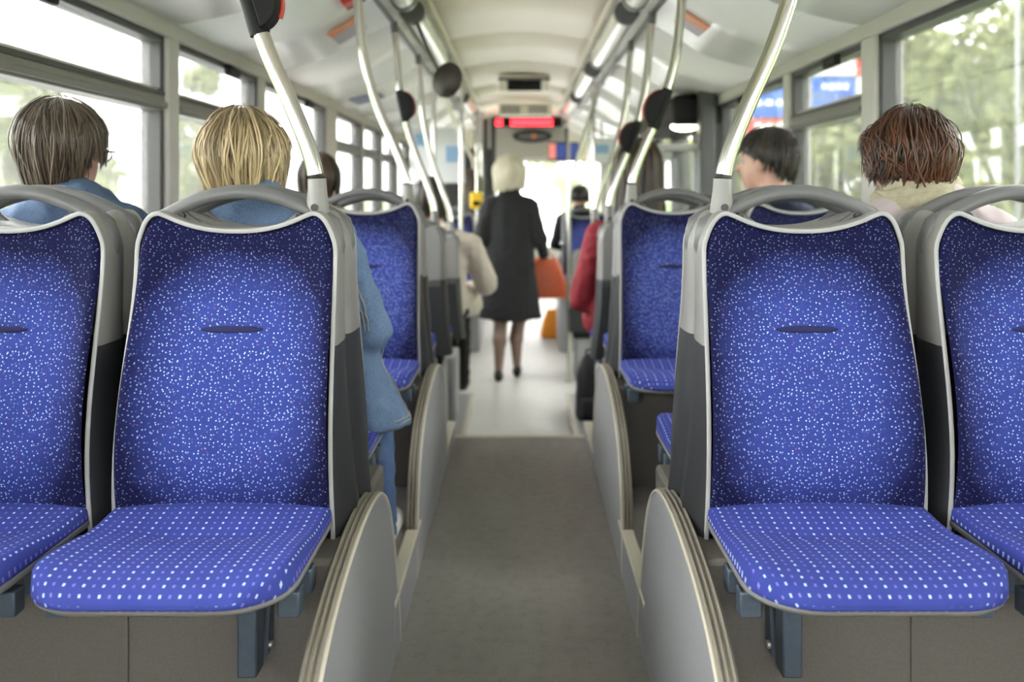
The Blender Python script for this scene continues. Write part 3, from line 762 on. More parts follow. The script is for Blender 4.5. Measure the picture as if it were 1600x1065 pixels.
sticker('notice', 'lilac and orange notice card on the left cove', 'notice', -1, 4.05, .80, .16, .26, [('lilac_field', 'poster_lilac', .3, 1), ('orange_field', 'poster_orange', 0, .3)])
sticker('notice', 'grey-blue notice panel low on the left cove', 'notice', -1, 5.95, 1.04, .20, .36, [('field', 'poster_grey', 0, 1)])
sticker('notice', 'orange notice card on the right cove', 'notice', 1, 3.95, .78, .14, .24, [('lilac_field', 'poster_lilac', .45, 1), ('orange_field', 'poster_orange', 0, .45)])
sticker('camera_knob', 'small black knob on the right cove', 'knob', 1, 3.45, .70, .05, .06, [('body', 'black', 0, 1)], .03)
# hanging posters and machines near the front
o = tag(empty('hanging_poster', (-.80, 8.5, 1.42)), 'white and blue poster sheet hanging on the left near the front', 'poster')
MB().box(-.26, .26, 0, .02, -.20, .34).build('sheet', 'poster', o)
MB().box(-.22, -.02, -.006, 0, .16, .28).build('blue_field', 'poster_blue', o); MB().box(.08, .20, -.006, 0, .0, .16).build('blue_field', 'poster_blue', o)
o = tag(empty('hanging_poster', (.86, 9.0, 1.55)), 'pale blue poster sheet hanging on the right near the front', 'poster')
MB().box(-.14, .14, 0, .02, -.12, .14).build('sheet', 'poster', o); MB().box(-.02, 0, .005, .015, .14, .33).build('hanger', 'rail', o); MB().box(-.10, .06, -.006, 0, -.02, .07).build('blue_field', 'poster_blue', o)
o = tag(empty('ticket_machine', (-.60, 6.0, 1.13)), 'yellow ticket machine on a pole at the left', 'ticket machine', 'yellow ticket machines')
arch = [(-.09, -.08), (-.09, .05), (-.07, .075), (.07, .075), (.09, .05), (.09, -.08), (.06, -.04), (-.06, -.04)]
MB().prism(arch, 'y', -.05, .05).build('case', 'yellow', o, bevel=.012)
MB().box(-.05, .05, -.04, .04, -.13, -.04).build('slot_block', 'black', o, bevel=.008)
MB().tube([(0, .07, -1.32), (0, .07, .84)], .017, 10).build('post', 'steel', o, smooth=True)
o = tag(empty('ticket_machine', (-.44, 8.9, 1.04)), 'small far yellow ticket machine left of the standing woman', 'ticket machine', 'yellow ticket machines')
MB().box(-.065, .065, -.05, .05, -.08, .09).build('case', 'yellow', o, bevel=.02)
MB().box(-.04, .04, -.055, -.045, -.05, .0).build('slot_block', 'black', o, bevel=.004)
MB().tube([(0, .06, -1.30), (0, .06, .95)], .017, 10).build('post', 'steel', o, smooth=True)
# driver cabin front left
cb = tag(empty('driver_cabin', (-.74, 10.2, LOW)), 'dark driver cabin partition at the front left', 'partition')
MB().box(-.45, .45, 0, .05, 0, 1.25).build('panel', 'shell_dark', cb, bevel=.01)
MB().box(-.45, -.40, 0, .05, 1.25, 2.0).build('post', 'frame', cb); MB().box(.40, .46, 0, .07, 1.25, 2.3).build('post', 'frame', cb)
MB().box(-.40, .40, .018, .026, 1.25, 1.95).build('pane', 'darkglass', cb) if False else MB().box(-.40, .40, .018, .030, 1.25, 1.95).build('pane', 'shell_dark', cb)
MB().box(.30, .37, .0, .06, 1.3, 2.3).build('post', 'frame', cb)

# middle door with its header, lamp and glass screen
d = struct(empty('door_1', (WX+.04, 6.32, LOW)), 'black framed glass middle door on the right side', 'door')
MB().box(-.10, .06, -.80, -.72, 0, 2.0).build('frame', 'frame', d); MB().box(-.08, .06, .72, .80, 0, 2.0).build('frame', 'frame', d)
MB().box(-.05, .04, -.04, .04, 0, 1.95).build('meeting_stile', 'frame', d)
MB().box(-.34, .06, -.82, .82, 1.87, 2.06).build('header', 'black', d, bevel=.04)
for yy in (-.38, .38):
    lf = MB().box(-.004, .004, yy-.34, yy+.34, .06, 1.8).build('pane', 'glass', d)
    MB().tube([(-.07, yy-.25, .9), (-.07, yy+.25, 1.2)], .014, 8).build('door_handle', 'steel', lf, smooth=True)
m = MB(); m.ball((-.24, -.66, 1.865), (.09, .07, .03)); m.build('lamp', 'doorlamp', d, smooth=True)
d2 = struct(empty('door_2', (WX+.04, 11.25, LOW)), 'front glass door on the right side', 'door')
MB().box(-.05, .05, -.9, -.82, 0, 1.98).build('frame', 'frame', d2); MB().box(-.05, .05, .85, .95, 0, 1.98).build('frame', 'frame', d2)
for yy in (-.4, .43): MB().box(-.004, .004, yy-.38, yy+.38, .06, 1.9).build('pane', 'glass', d2)
o = tag(empty('glass_screen', (.98, 5.46, -.2)), 'glass screen with white top rail behind the right seats', 'screen')
MB().tube([(-.36, 0, 1.61), (.22, 0, 1.61)], .020, 12).build('top_rail', 'trim', o, smooth=True)
MB().box(-.30, .22, -.005, .005, .55, 1.56).build('pane', 'glass', o); MB().box(-.30, .22, -.012, .012, 0, .55).build('lower_panel', 'panel', o)
MB().box(.14, .24, -.06, .05, 0, 2.0).build('dark_post', 'frame', o, bevel=.01)
MB().tube([(-.34, 0, 0), (-.34, 0, 1.63)], .016, 10).build('post', 'steel', o, smooth=True)

# ------------------------------------------------------------------ people: one smooth surface grown from a distance field
def d_cap(P, a, b, ra, rb, q=1.0):
    a = np.array(a, float); b = np.array(b, float)
    sc = np.array((1, 1/q, 1)); P2 = P*sc; a2 = a*sc; b2 = b*sc
    ab = b2-a2; t = np.clip(((P2-a2)@ab)/(ab@ab+1e-12), 0, 1)
    dd = np.linalg.norm(P2-(a2+t[..., None]*ab), axis=-1)
    return (dd-(ra+(rb-ra)*t))*min(1, q)
def d_ell(P, c, r, R=None):
    c = np.array(c, float); r = np.array(r, float); p = P-c
    if R is not None: p = p@R
    k0 = np.linalg.norm(p/r, axis=-1); k1 = np.linalg.norm(p/(r*r), axis=-1)
    return k0*(k0-1)/np.maximum(k1, 1e-6)
class Body:
    def __init__(s): s.p = []
    def cap(s, a, b, ra, rb, t, k=.03, q=1.0, zmin=None): s.p.append(('c', a, b, ra, rb, t, k, q, zmin)); return s
    def ell(s, c, r, t, k=.03, R=None): s.p.append(('e', c, r, None, None, t, k, R, None)); return s
    def dist(s, P, pr):
        if pr[0] == 'c':
            d = d_cap(P, pr[1], pr[2], pr[3], pr[4], pr[7])
            if pr[8] is not None: d = np.maximum(d, pr[8]-P[..., 2])
            return d
        return d_ell(P, pr[1], pr[2], pr[7])
    def bounds(s):
        lo = np.full(3, 9e9); hi = -lo
        for pr in s.p:
            if pr[0] == 'c':
                for c, r in ((pr[1], pr[3]), (pr[2], pr[4])):
                    lo = np.minimum(lo, np.array(c)-r*1.05); hi = np.maximum(hi, np.array(c)+r*1.05)
            else:
                r = np.array(pr[2]) if pr[7] is None else np.full(3, max(pr[2])); lo = np.minimum(lo, np.array(pr[1])-r); hi = np.maximum(hi, np.array(pr[1])+r)
        return lo-.03, hi+.03
    def mesh(s, h):
        lo, hi = s.bounds(); n = np.ceil((hi-lo)/h).astype(int)+1
        gx = [lo[i]+np.arange(n[i])*h for i in range(3)]
        F = np.full(n, 1.0, np.float32)
        for pr in s.p:                              # evaluate each shape only near itself
            if pr[0] == 'c':
                r = max(pr[3], pr[4])+.05; a = np.minimum(pr[1], pr[2])-r; b = np.maximum(pr[1], pr[2])+r
            else:
                r = (np.array(pr[2]) if pr[7] is None else np.full(3, max(pr[2])))+.05; a = np.array(pr[1])-r; b = np.array(pr[1])+r
            i0 = np.maximum(0, np.floor((a-lo)/h).astype(int)); i1 = np.minimum(n, np.ceil((b-lo)/h).astype(int)+1)
            sl = tuple(slice(i0[k], i1[k]) for k in range(3))
            P = np.stack(np.meshgrid(*[gx[k][sl[k]] for k in range(3)], indexing='ij'), -1)
            d = s.dist(P, pr); f = F[sl]; k = pr[6]
            hh = np.clip(.5+.5*(f-d)/k, 0, 1); F[sl] = f*(1-hh)+d*hh-k*hh*(1-hh)
        V, Q = surface_nets(F, lo, h)
        cen = V[Q].mean(1); best = np.full(len(cen), 9e9); idx = np.zeros(len(cen), int)
        tags = sorted(set(pr[5] for pr in s.p))
        for pr in s.p:
            d = s.dist(cen, pr); mk = d < best; best[mk] = d[mk]; idx[mk] = tags.index(pr[5])
        return V, Q, idx, tags
def surface_nets(F, lo, h):
    n = F.shape; ins = F < 0
    cnt = np.zeros([k-1 for k in n], np.int8); acc = np.zeros([k-1 for k in n]+[3], np.float32)
    cor = [(i, j, k) for i in (0, 1) for j in (0, 1) for k in (0, 1)]
    def sub(A, c): return A[c[0]:n[0]-1+c[0], c[1]:n[1]-1+c[1], c[2]:n[2]-1+c[2]]
    for a in cor:
        for ax in range(3):
            if a[ax]: continue
            b = list(a); b[ax] = 1
            fa, fb = sub(F, a), sub(F, b); cr = (fa < 0) != (fb < 0)
            t = np.where(cr, fa/np.where(cr, fa-fb, 1), 0)
            cnt += cr
            for q in range(3): acc[..., q] += np.where(cr, a[q]+(t if q == ax else 0), 0)
    act = cnt > 0; ids = np.full(act.shape, -1); ids[act] = np.arange(act.sum())
    cell = np.argwhere(act); V = lo+(cell+acc[act]/cnt[act][:, None])*h
    Q = []
    for ax in range(3):
        o1, o2 = [k for k in range(3) if k != ax]
        sl_a = [slice(1, -1)]*3; sl_a[ax] = slice(0, n[ax]-1); sl_b = list(sl_a); sl_b[ax] = slice(1, n[ax])
        A = ins[tuple(sl_a)]; B = ins[tuple(sl_b)]
        e = np.argwhere(A != B); flip = A[tuple(e.T)]
        e = e.copy(); e[:, o1] += 1; e[:, o2] += 1
        def g(d1, d2):
            c = e.copy(); c[:, o1] += d1; c[:, o2] += d2; return ids[tuple(c.T)]
        q = np.stack([g(-1, -1), g(0, -1), g(0, 0), g(-1, 0)], 1)
        if ax == 1: flip = ~flip
        q[~flip] = q[~flip][:, ::-1]; Q.append(q)
    Q = np.concatenate(Q); Q = Q[(Q >= 0).all(1)]
    return V, Q
def relax(V, Q, it=2):
    for _ in range(it):
        s = np.zeros_like(V); c = np.zeros(len(V))
        for i in range(4):
            j = (i+1) % 4
            np.add.at(s, Q[:, i], V[Q[:, j]]); np.add.at(c, Q[:, i], 1); np.add.at(s, Q[:, j], V[Q[:, i]]); np.add.at(c, Q[:, j], 1)
        V = V*.5+.5*s/np.maximum(c, 1)[:, None]
    return V
from mathutils.bvhtree import BVHTree
BV = [None]
def body_obj(name, B, mats, parent, h=.010, it=2, wrinkle=.0035, seed=0):
    V, Q, idx, tags = B.mesh(h); V = relax(V, Q, it)
    g = np.random.default_rng(seed+5)
    cloth = np.zeros(len(V)); 
    for ti, t in enumerate(tags):
        if t in ('jacket', 'coat', 'trousers'): cloth[Q[idx == ti].ravel()] = 1
    for ti, t in enumerate(tags):
        if t in ('skin', 'eye', 'lip', 'shoe', 'leg'): cloth[Q[idx == ti].ravel()] = 0
    nr = np.zeros_like(V); fn = np.cross(V[Q[:, 2]]-V[Q[:, 0]], V[Q[:, 3]]-V[Q[:, 1]])
    for i in range(4): np.add.at(nr, Q[:, i], fn)
    nr /= np.linalg.norm(nr, axis=1)[:, None]+1e-12
    w = np.zeros(len(V))
    for k in range(9):
        d = g.normal(size=3); d[2] *= 1.6; d *= g.uniform(22, 75)/np.linalg.norm(d); w += 1-2*np.abs(np.sin(V@d+g.uniform(0, 6)+1.2*np.sin(V[:, (k % 3)]*17+k)))**.8
    V = V+nr*(w/3*wrinkle*cloth)[:, None]
    BV[0] = BVHTree.FromPolygons(V.tolist(), Q.tolist())
    me = bpy.data.meshes.new(name); me.from_pydata(V.tolist(), [], Q.tolist())
    for t in tags: me.materials.append(M[mats[t]])
    me.polygons.foreach_set('material_index', idx.astype(np.int32)); me.shade_smooth(); me.update()
    o = bpy.data.objects.new(name, me); C.objects.link(o); o.parent = parent; return o

def rotz(a): return np.array([[math.cos(a), -math.sin(a), 0], [math.sin(a), math.cos(a), 0], [0, 0, 1]])
def rotx(a): return np.array([[1, 0, 0], [0, math.cos(a), -math.sin(a)], [0, math.sin(a), math.cos(a)]])
def add_head(B, c, R, s=1.0):
    c = np.array(c, float)
    def w(p): return tuple(c+R@(np.array(p, float)*s))
    def e(p, r, t, k=.012): B.ell(w(p), tuple(np.array(r)*s), t, k, R)
    e((0, -.012, .030), (.076, .096, .092), 'skin', .03)          # skull
    e((0, .030, -.030), (.062, .066, .075), 'skin', .03)          # face
    e((0, .058, -.088), (.032, .030, .024), 'skin', .02)          # chin
    B.cap(w((0, .092, .012)), w((0, .114, -.024)), .008*s, .013*s, 'skin', .012)   # nose
    e((0, .086, .030), (.050, .014, .010), 'skin', .015)          # brow
    for sx in (-1, 1):
        e((sx*.080, -.002, -.004), (.010, .022, .034), 'skin', .006)  # ear
        B.ell(w((sx*.088, .004, .0)), (.004*s, .010*s, .020*s), 'skin', .004, R)
        e((sx*.031, .083, .008), (.013, .010, .008), 'eye', .003)
    e((0, .090, -.056), (.024, .010, .008), 'lip', .006)
def add_hand(B, wrist, d, side, palm_n, curl=.5, s=1.0, t='skin'):
    # d: forearm direction, side: direction towards the thumb, palm_n: palm normal
    w = np.array(wrist, float); d = np.array(d, float); d /= np.linalg.norm(d)
    n = np.array(palm_n, float); n -= d*(n@d); n /= np.linalg.norm(n); sd = np.cross(d, n); sd *= np.sign(sd@np.array(side, float) or 1)
    pc = w+d*.052*s
    for o in (-.024, -.008, .008, .024): B.cap(tuple(w+d*.012*s+sd*o*.75*s), tuple(w+d*.088*s+sd*o*1.1*s), .012*s, .0105*s, t, .01)
    L = [.060, .072, .078, .070]
    for o, l in zip((-.030, -.010, .011, .031), L):
        a = w+d*.092*s+sd*o*s; d1 = d*math.cos(curl)+n*math.sin(curl); d2 = d*math.cos(curl*2.3)+n*math.sin(curl*2.3)
        b = a+d1*l*.52*s; e = b+d2*l*.50*s
        B.cap(tuple(a), tuple(b), .0092*s, .0086*s, t, .003); B.cap(tuple(b), tuple(e), .0086*s, .0074*s, t, .003)
    a = w+d*.028*s+sd*.026*s; b = a+(sd*.75+d*.6+n*.25)*.042*s; e = b+(d*.85+sd*.15+n*.45)*.036*s
    B.cap(tuple(a), tuple(b), .0125*s, .0105*s, t, .006); B.cap(tuple(b), tuple(e), .0102*s, .0085*s, t, .003)

def hair_obj(parent, c, R, s, mat, length, count, r=.0021, vol=1.0, part=0.0, messy=.3, seed=1, curl=0.0, face=1.15, front_drop=.035, name='hair', nape_in=.25, crown=(0, -.045), roots=1.0):
    """locks combed from a whorl at the crown over the skull; length(phi) = how far below the head centre the tips hang"""
    g = np.random.default_rng(seed); m = MB(); tone = []
    ax = np.array((.080, .100, .098))*1.06*vol; c = np.array(c, float); ctr = np.array((0, -.012, .028))
    # base cap
    nu, nv = 40, 22; rows = []
    for i in range(nv+1):
        row = []
        for j in range(nu):
            ph = 2*PI*j/nu; fr = abs((ph-PI/2+PI) % (2*PI)-PI)                # 0 = face
            zl = length(fr) if fr > face else -front_drop
            zend = max(-.05, -zl) if zl > 0 else -zl
            zend = -min(zl, .055) if fr > face else front_drop+.012
            th_end = math.acos(max(-.95, min(.95, (zend-ctr[2])/ax[2]))); th = th_end*i/nv
            p = ctr+ax*(.985+.065*math.cos(min(th, PI/2))**2)*np.array((math.sin(th)*math.cos(ph), math.sin(th)*math.sin(ph), math.cos(th)))
            row.append(tuple(c+R@(p*s)))
        rows.append(row)
    m.quad_grid(rows, True); tone += [.25]*(nu*(nv+1))
    ncl = max(40, count//9); cph = g.uniform(0, 2*PI, ncl); cl = g.normal(0, 1, ncl); ct = g.normal(.48, .30, ncl); cwf = g.uniform(4, 9, ncl); ctw = g.normal(0, 1, ncl); clay = g.uniform(0, 1, ncl)
    for q in range(count):
        j = int(g.integers(0, ncl)); d0 = g.normal()*.12; ph = cph[j]+d0; fr = abs((ph-PI/2+PI) % (2*PI)-PI)
        lay = float(np.clip(clay[j]+g.normal()*.18, 0, 1)); off = 1+(.02+.10*lay)*vol
        stray = g.uniform() < .035*(messy+curl)
        if stray: off += g.uniform(.03, .14)
        st = g.uniform(0, .75) if lay > .45 else g.uniform(.25, 1.0)
        th0 = .015+st*1.09
        zt = -(length(fr)*(1+cl[j]*.14*(.5+messy)+g.normal()*.08))+g.normal()*.004 if fr > face else front_drop+cl[j]*.012+g.normal()*.006
        z0 = ctr[2]+ax[2]*off*math.cos(th0); zt = min(zt, z0-.025)
        n = 11; pts = []; wob = g.normal(); zeq = ctr[2]
        a_eq = ax[2]*off*PI/2; a0 = ax[2]*off*th0
        if zt >= zeq: a1 = ax[2]*off*math.acos(max(-1, min(1, (zt-zeq)/(ax[2]*off))))
        else: a1 = a_eq+(zeq-zt)
        for k in range(n):
            f = k/(n-1); A = a0+(a1-a0)*f
            pa = ph-d0*.75*f*f+ctw[j]*messy*.22*f+curl*(math.sin(f*6+ctw[j]*4)*.10*f+wob*.05*f)+messy*(.055*math.sin(f*cwf[j]+ctw[j]*5)*f+.03*wob*f*f)
            if A <= a_eq: th = A/(ax[2]*off); rho = math.sin(th); z = ctr[2]+ax[2]*off*math.cos(th)
            else:
                dz = A-a_eq; z = zeq-dz; rho = 1-(nape_in if fr > 1.8 else nape_in*.45)*(dz/.13)**1.5+.0
            rr = off*(1+.04*math.sin(f*PI)*wob*messy+.015*messy*math.sin(f*cwf[j]*1.3+cl[j]*4))+(messy*.05*cl[j]+curl*.07*abs(ctw[j])*.5)*f*f
            p = np.array((ctr[0]+ax[0]*rr*rho*math.cos(pa), ctr[1]+ax[1]*rr*rho*math.sin(pa), z+curl*.006*math.sin(f*8+ctw[j]*3)))
            p = p+np.array((crown[0]*(1-f)**2*.5, crown[1]*(1-f)**2*.3, 0))
            pts.append(c+R@(p*s))
        b0 = len(m.v)
        m.tube(pts, [r*s*(.5+.6*math.sin(PI*min(.8, .1+.75*k/(n-1))))*(1 if k < n-1 else .2) for k in range(n)], 4, sq=(1, 1.5), cap=False)
        tn = float(np.clip(ct[j]+g.normal()*.14+.15*(lay-.5), 0, 1))
        tone += [tn*(roots+(1-roots)*min(1, (k//4)/5)) for k in range(len(m.v)-b0)]
    m.tone = tone
    return m.build(name, mat, parent, smooth=True, fix=False, sharp=0)

def seated(name, label, x, y, zs, mats, headoff=(0, -.06, .745), hyaw=0, hpitch=0, hs=1.1, size=1.0, lean=0, h=.010, arms=None, extra=None, collar='jacket', foot_z=-.37, shoulder=.15, hand=True, legs=True, rleg=None, wrinkle=.0035):
    o = tag(empty(name, (x, y, zs)), label, 'person')
    B = Body(); S_ = size
    def P(*a): return tuple(np.array(a, float)*S_)
    B.ell(P(0, .0, .10), P(.165, .13, .115), 'jacket')
    B.cap(P(-.05, -.02, .14), P(-.05, -.10, .40), .115*S_, .125*S_, 'jacket'); B.cap(P(.05, -.02, .14), P(.05, -.10, .40), .115*S_, .125*S_, 'jacket')
    B.cap(P(-shoulder, -.115, .505), P(shoulder, -.115, .505), .068*S_, .068*S_, 'jacket', .05)
    B.cap(P(-shoulder*.6, -.115, .545), P(shoulder*.6, -.115, .545), .05*S_, .05*S_, 'jacket', .05)
    hc = np.array(headoff)*S_; R = rotz(hyaw)@rotx(hpitch)
    B.cap(P(0, -.115, .55), tuple(hc+R@np.array((0, -.02, -.05))), .056*S_, .054*S_, 'skin', .02)
    B.cap(P(-.035, -.13, .585), P(.035, -.13, .585), .056*S_, .056*S_, collar, .015)
    B.cap(P(-.05, -.085, .58), P(.05, -.085, .58), .042*S_, .042*S_, collar, .015)
    add_head(B, hc, R, hs*S_)
    A = arms or {}
    for sx, sd in ((-1, 'l'), (1, 'r')):
        el, wr = A.get(sd, ((sx*.245, -.02, .26), (sx*.13, .20, .20)))
        sh = P(sx*(shoulder+.035), -.115, .495); el = P(*el); wr = P(*wr)
        B.cap(sh, el, .060*S_, .050*S_, 'jacket', .03); B.cap(el, wr, .050*S_, .036*S_, 'jacket', .02)
        if hand: add_hand(B, wr, np.array(wr)-np.array(el)+np.array((0, .02, -.03)), (-sx, 0, .4), (0, 0, -1), .35, S_*.95)
        if legs:
            kn = P(sx*.115, .40, .075); an = P(sx*.12, .37, foot_z+.06)
            if rleg and sx > 0: kn, an = rleg
            B.cap(P(sx*.09, .02, .085), kn, .088*S_, .066*S_, 'trousers'); B.cap(kn, an, .062*S_, .046*S_, 'trousers', .03)
            B.cap((an[0], an[1]-.01, an[2]-.032), (an[0]+sx*.01, an[1]+.16*S_, an[2]-.038), .038*S_, .032*S_, 'shoe', .015)
    if extra: extra(B)
    mt = {'skin': 'skin', 'eye': 'eye', 'lip': 'lip', 'shoe': 'shoe_black', 'trousers': 'trouser_grey'}; mt.update(mats)
    body_obj('body', B, mt, o, h, wrinkle=wrinkle)
    return o, hc, R, hs*S_

# denim man at the left window
ZS = .525
YH = YB1+D+.145
o, hc, R, hs = seated('person', 'man in a blue denim jacket with grey-brown hair at the left window', -1.045, YH, ZS, {'jacket': 'denim', 'trousers': 'jeans'}, shoulder=.125, arms={'l': ((-.17, .0, .26), (-.10, .20, .20))}, headoff=(-.035, -.075, .692), hyaw=-.10, hs=.88, h=.0085)
hair_obj(o, hc, R, hs, 'hair_man', lambda fr: float(np.interp(fr, [1.2, 1.45, 1.75, 2.05, 3.1], [.03, .004, .012, .085, .105])), 2800, r=.0016, vol=1.06, messy=.9, seed=3, nape_in=.30)
m = MB()
for sx in (-1, 1):
    a = hc+R@(np.array((sx*.082, .02, .012))*hs); b = hc+R@(np.array((sx*.080, .105, .014))*hs); m.tube([a, b], .0022, 6)
for sx in (-1, 1): m.tube([hc+R@(np.array((sx*.036+.030*math.cos(t), .112, .004+.019*math.sin(t)))*hs) for t in np.linspace(0, 2*PI, 15)], .0016, 5)
m.build('spectacles', 'bolt', o, smooth=True)
m = MB(); m.tube([(-.03+.078*math.cos(t), -.115+.066*math.sin(t), .612-.006*math.sin(t)) for t in np.linspace(PI*.95, PI*2.05, 18)], .0035, 6); m.build('collar_edge', 'stitch', o, smooth=True)

# blonde woman in denim on the left aisle seat
bx0 = -.625
def blonde_extra(B):
    # jacket skirt spreading over the near thigh, cut off at the hem
    B.cap((.14, -.03, .30), (.24, .13, -.02), .085, .100, 'jacket', .04, 1.0, -.005); B.cap((.18, .02, .20), (.262, .19, -.03), .06, .075, 'jacket', .04, 1.0, -.005)
o, hc, R, hs = seated('person', 'blonde woman in a washed denim jacket on the left aisle seat', bx0, YH, ZS, {'jacket': 'denim_pale', 'trousers': 'jeans', 'shoe': 'shoe_white'}, headoff=(-.025, -.075, .665), hyaw=-.12, hs=.86, h=.0085,
    arms={'r': ((.262, -.005, .270), (.20, .24, .20))}, extra=blonde_extra, shoulder=.155, rleg=((.205, .33, .045), (.238, .30, -.33)))
hair_obj(o, hc, R, hs, 'hair_blonde', lambda fr: float(np.interp(fr, [1.5, 2.0, 2.5, 3.1], [.06, .085, .13, .185])), 3400, r=.0017, vol=1.12, messy=1.5, seed=5, nape_in=.36, roots=.4)
def stitch(o, pts, r=.0017, name='stitched_seam'):          # seam lying on the surface of the person built last
    q = []
    for p in spline(pts, 8):
        loc, nor, i_, d_ = BV[0].find_nearest(Vector(p)); q.append(loc+nor*(.0008 if (nor.dot(Vector(p)-loc) >= 0) else -.0008))
    return MB().tube(q, r, 5).build(name, 'stitch', o, smooth=True)
for dx in (0, .012):
    stitch(o, [(.20+dx, -.19, .50), (.235+dx, -.16, .42), (.25+dx, -.12, .34), (.255+dx, -.07, .27)])
    stitch(o, [(.33, .30, .012+dx), (.36, .20, .012+dx), (.33, .10, .012+dx), (.24, .06, .012+dx)])
stitch(o, [(.15, -.20, .55), (.21, -.17, .50), (.225, -.17, .44), (.20, -.19, .38)])
stitch(o, [(.30, .02, .23), (.34, .08, .16), (.37, .16, .08), (.37, .22, .02)])
stitch(o, [(-.16, -.24, .50), (0, -.26, .495), (.16, -.24, .50)])
stitch(o, [(-.07, -.17, .605), (0, -.20, .60), (.07, -.17, .605)])

# brown-haired passenger in red further along at the left window
o, hc, R, hs = seated('person', 'brown-haired passenger in a red top at the left window, half hidden by a pole', -1.04, 4.52, .40, {'jacket': 'shirt_red', 'trousers': 'trouser_grey'}, hs=1.08, foot_z=-.55, shoulder=.125, arms={'l': ((-.17, .0, .26), (-.10, .20, .20))}, headoff=(.015, -.06, .775))
hair_obj(o, hc, R, hs, 'hair_brown', lambda fr: .055, 700, r=.003, vol=1.04, seed=6)
# passenger in beige coat
o, hc, R, hs = seated('person', 'passenger in a beige coat with elbow out in the aisle on the left', -.50, 5.47, .31, {'jacket': 'coat_beige', 'trousers': 'trouser_black'}, hs=1.06, foot_z=-.50, headoff=(-.05, -.05, .76), arms={'r': ((.285, .05, .22), (.13, .26, .20))},
    extra=lambda B: (B.cap((.20, -.10, .49), (.285, .05, .25), .075, .078, 'jacket', .03), B.cap((.10, .05, .15), (.17, .30, .08), .11, .09, 'jacket', .04)))
hair_obj(o, hc, R, hs, 'hair_dark', lambda fr: .09, 700, r=.003, vol=1.05, seed=7)
# woman with long hair in red jacket, right
o, hc, R, hs = seated('person', 'woman with long brown hair in a dark red jacket on the right', .575, 4.28, .42, {'jacket': 'jacket_red', 'trousers': 'jeans', 'shoe': 'shoe_white'}, hs=1.12, foot_z=-.62, headoff=(0, -.06, .80), shoulder=.17,
    arms={'l': ((-.265, .06, .17), (-.14, .26, .16))}, extra=lambda B: (B.cap((-.19, -.11, .49), (-.262, .05, .19), .075, .068, 'jacket', .03), B.cap((-.12, .02, .12), (-.17, .16, .06), .10, .09, 'jacket', .04)))
hair_obj(o, hc, R, hs, 'hair_brown', lambda fr: .26 if fr > 1.5 else .22, 1000, r=.003, vol=1.08, seed=8, nape_in=-.05)
# child beside her
o, hc, R, hs = seated('person', 'brown-haired child at the window beside the woman in red', .995, 4.30, .42, {'jacket': 'coat_beige', 'trousers': 'jeans'}, hs=1.2, size=.74, foot_z=-.45, hyaw=.4, headoff=(-.11, -.06, .76))
hair_obj(o, hc, R, hs, 'hair_brown', lambda fr: .11, 700, r=.003, vol=1.06, seed=9)
# young man in navy looking left
o, hc, R, hs = seated('person', 'young man in navy turning his head to the left at the right window', 1.02, 3.06+D+.15, .50, {'jacket': 'jacket_navy', 'trousers': 'trouser_grey'}, hs=.98, hyaw=1.05, headoff=(-.04, -.07, .742), foot_z=-.42, shoulder=.13, arms={'r': ((.18, .0, .26), (.10, .20, .20))})
hair_obj(o, hc, R, hs, 'hair_dark', lambda fr: float(np.interp(fr, [1.2, 1.6, 1.9, 2.3], [-.045, -.012, .005, .06])), 1700, r=.0020, vol=1.06, seed=10, messy=.7, face=.85, front_drop=.070)
# auburn-haired woman at the right window
o, hc, R, hs = seated('person', 'auburn-haired woman in a pale pink jacket and cream scarf at the right window', .945, YH, ZS, {'jacket': 'jacket_pink', 'trousers': 'trouser_grey'}, hs=.80, hyaw=.30, headoff=(-.030, -.075, .672), h=.0085, shoulder=.14)
hair_obj(o, hc, R, hs, 'hair_auburn', lambda fr: .03 if fr < 1.75 else .03+.055*min(1, (fr-1.75)/.6), 3200, r=.0017, vol=1.10, messy=1.6, seed=11, curl=1.9, nape_in=.35, roots=.4)
m = MB()
for k in range(3):
    m.tube([(-.005+(.088-.008*k)*math.cos(t), -.10+(.078-.006*k)*math.sin(t), (.582+.018*k)+.008*math.sin(3*t+k)) for t in np.linspace(0, 2*PI, 30)], .024-.002*k, 9)
m.build('scarf', 'scarf', o, smooth=True)
m = MB(); p = hc+R@(np.array((-.088, .0, -.04))*hs); m.ball(tuple(p), (.003, .003, .007), 8, 6); m.build('earring', 'alu', o, smooth=True)
# far man in black
o, hc, R, hs = seated('person', 'short-haired man in black seated at the far right', .58, 8.5, .36, {'jacket': 'coat_black', 'trousers': 'trouser_black'}, hs=1.0, headoff=(0, -.06, .70), foot_z=-.55, h=.013)
hair_obj(o, hc, R, hs, 'hair_dark', lambda fr: .02, 400, r=.003, vol=1.0, seed=12)
# far passenger with long brown hair on the left
o, hc, R, hs = seated('person', 'far passenger with long dark brown hair at the left behind the standing woman', -.50, 9.2, .42, {'jacket': 'trouser_grey', 'trousers': 'trouser_black'}, hs=1.05, headoff=(0, -.06, .80), foot_z=-.60, h=.013)
hair_obj(o, hc, R, hs, 'hair_brown', lambda fr: .24, 500, r=.0035, vol=1.02, seed=13, nape_in=-.05)

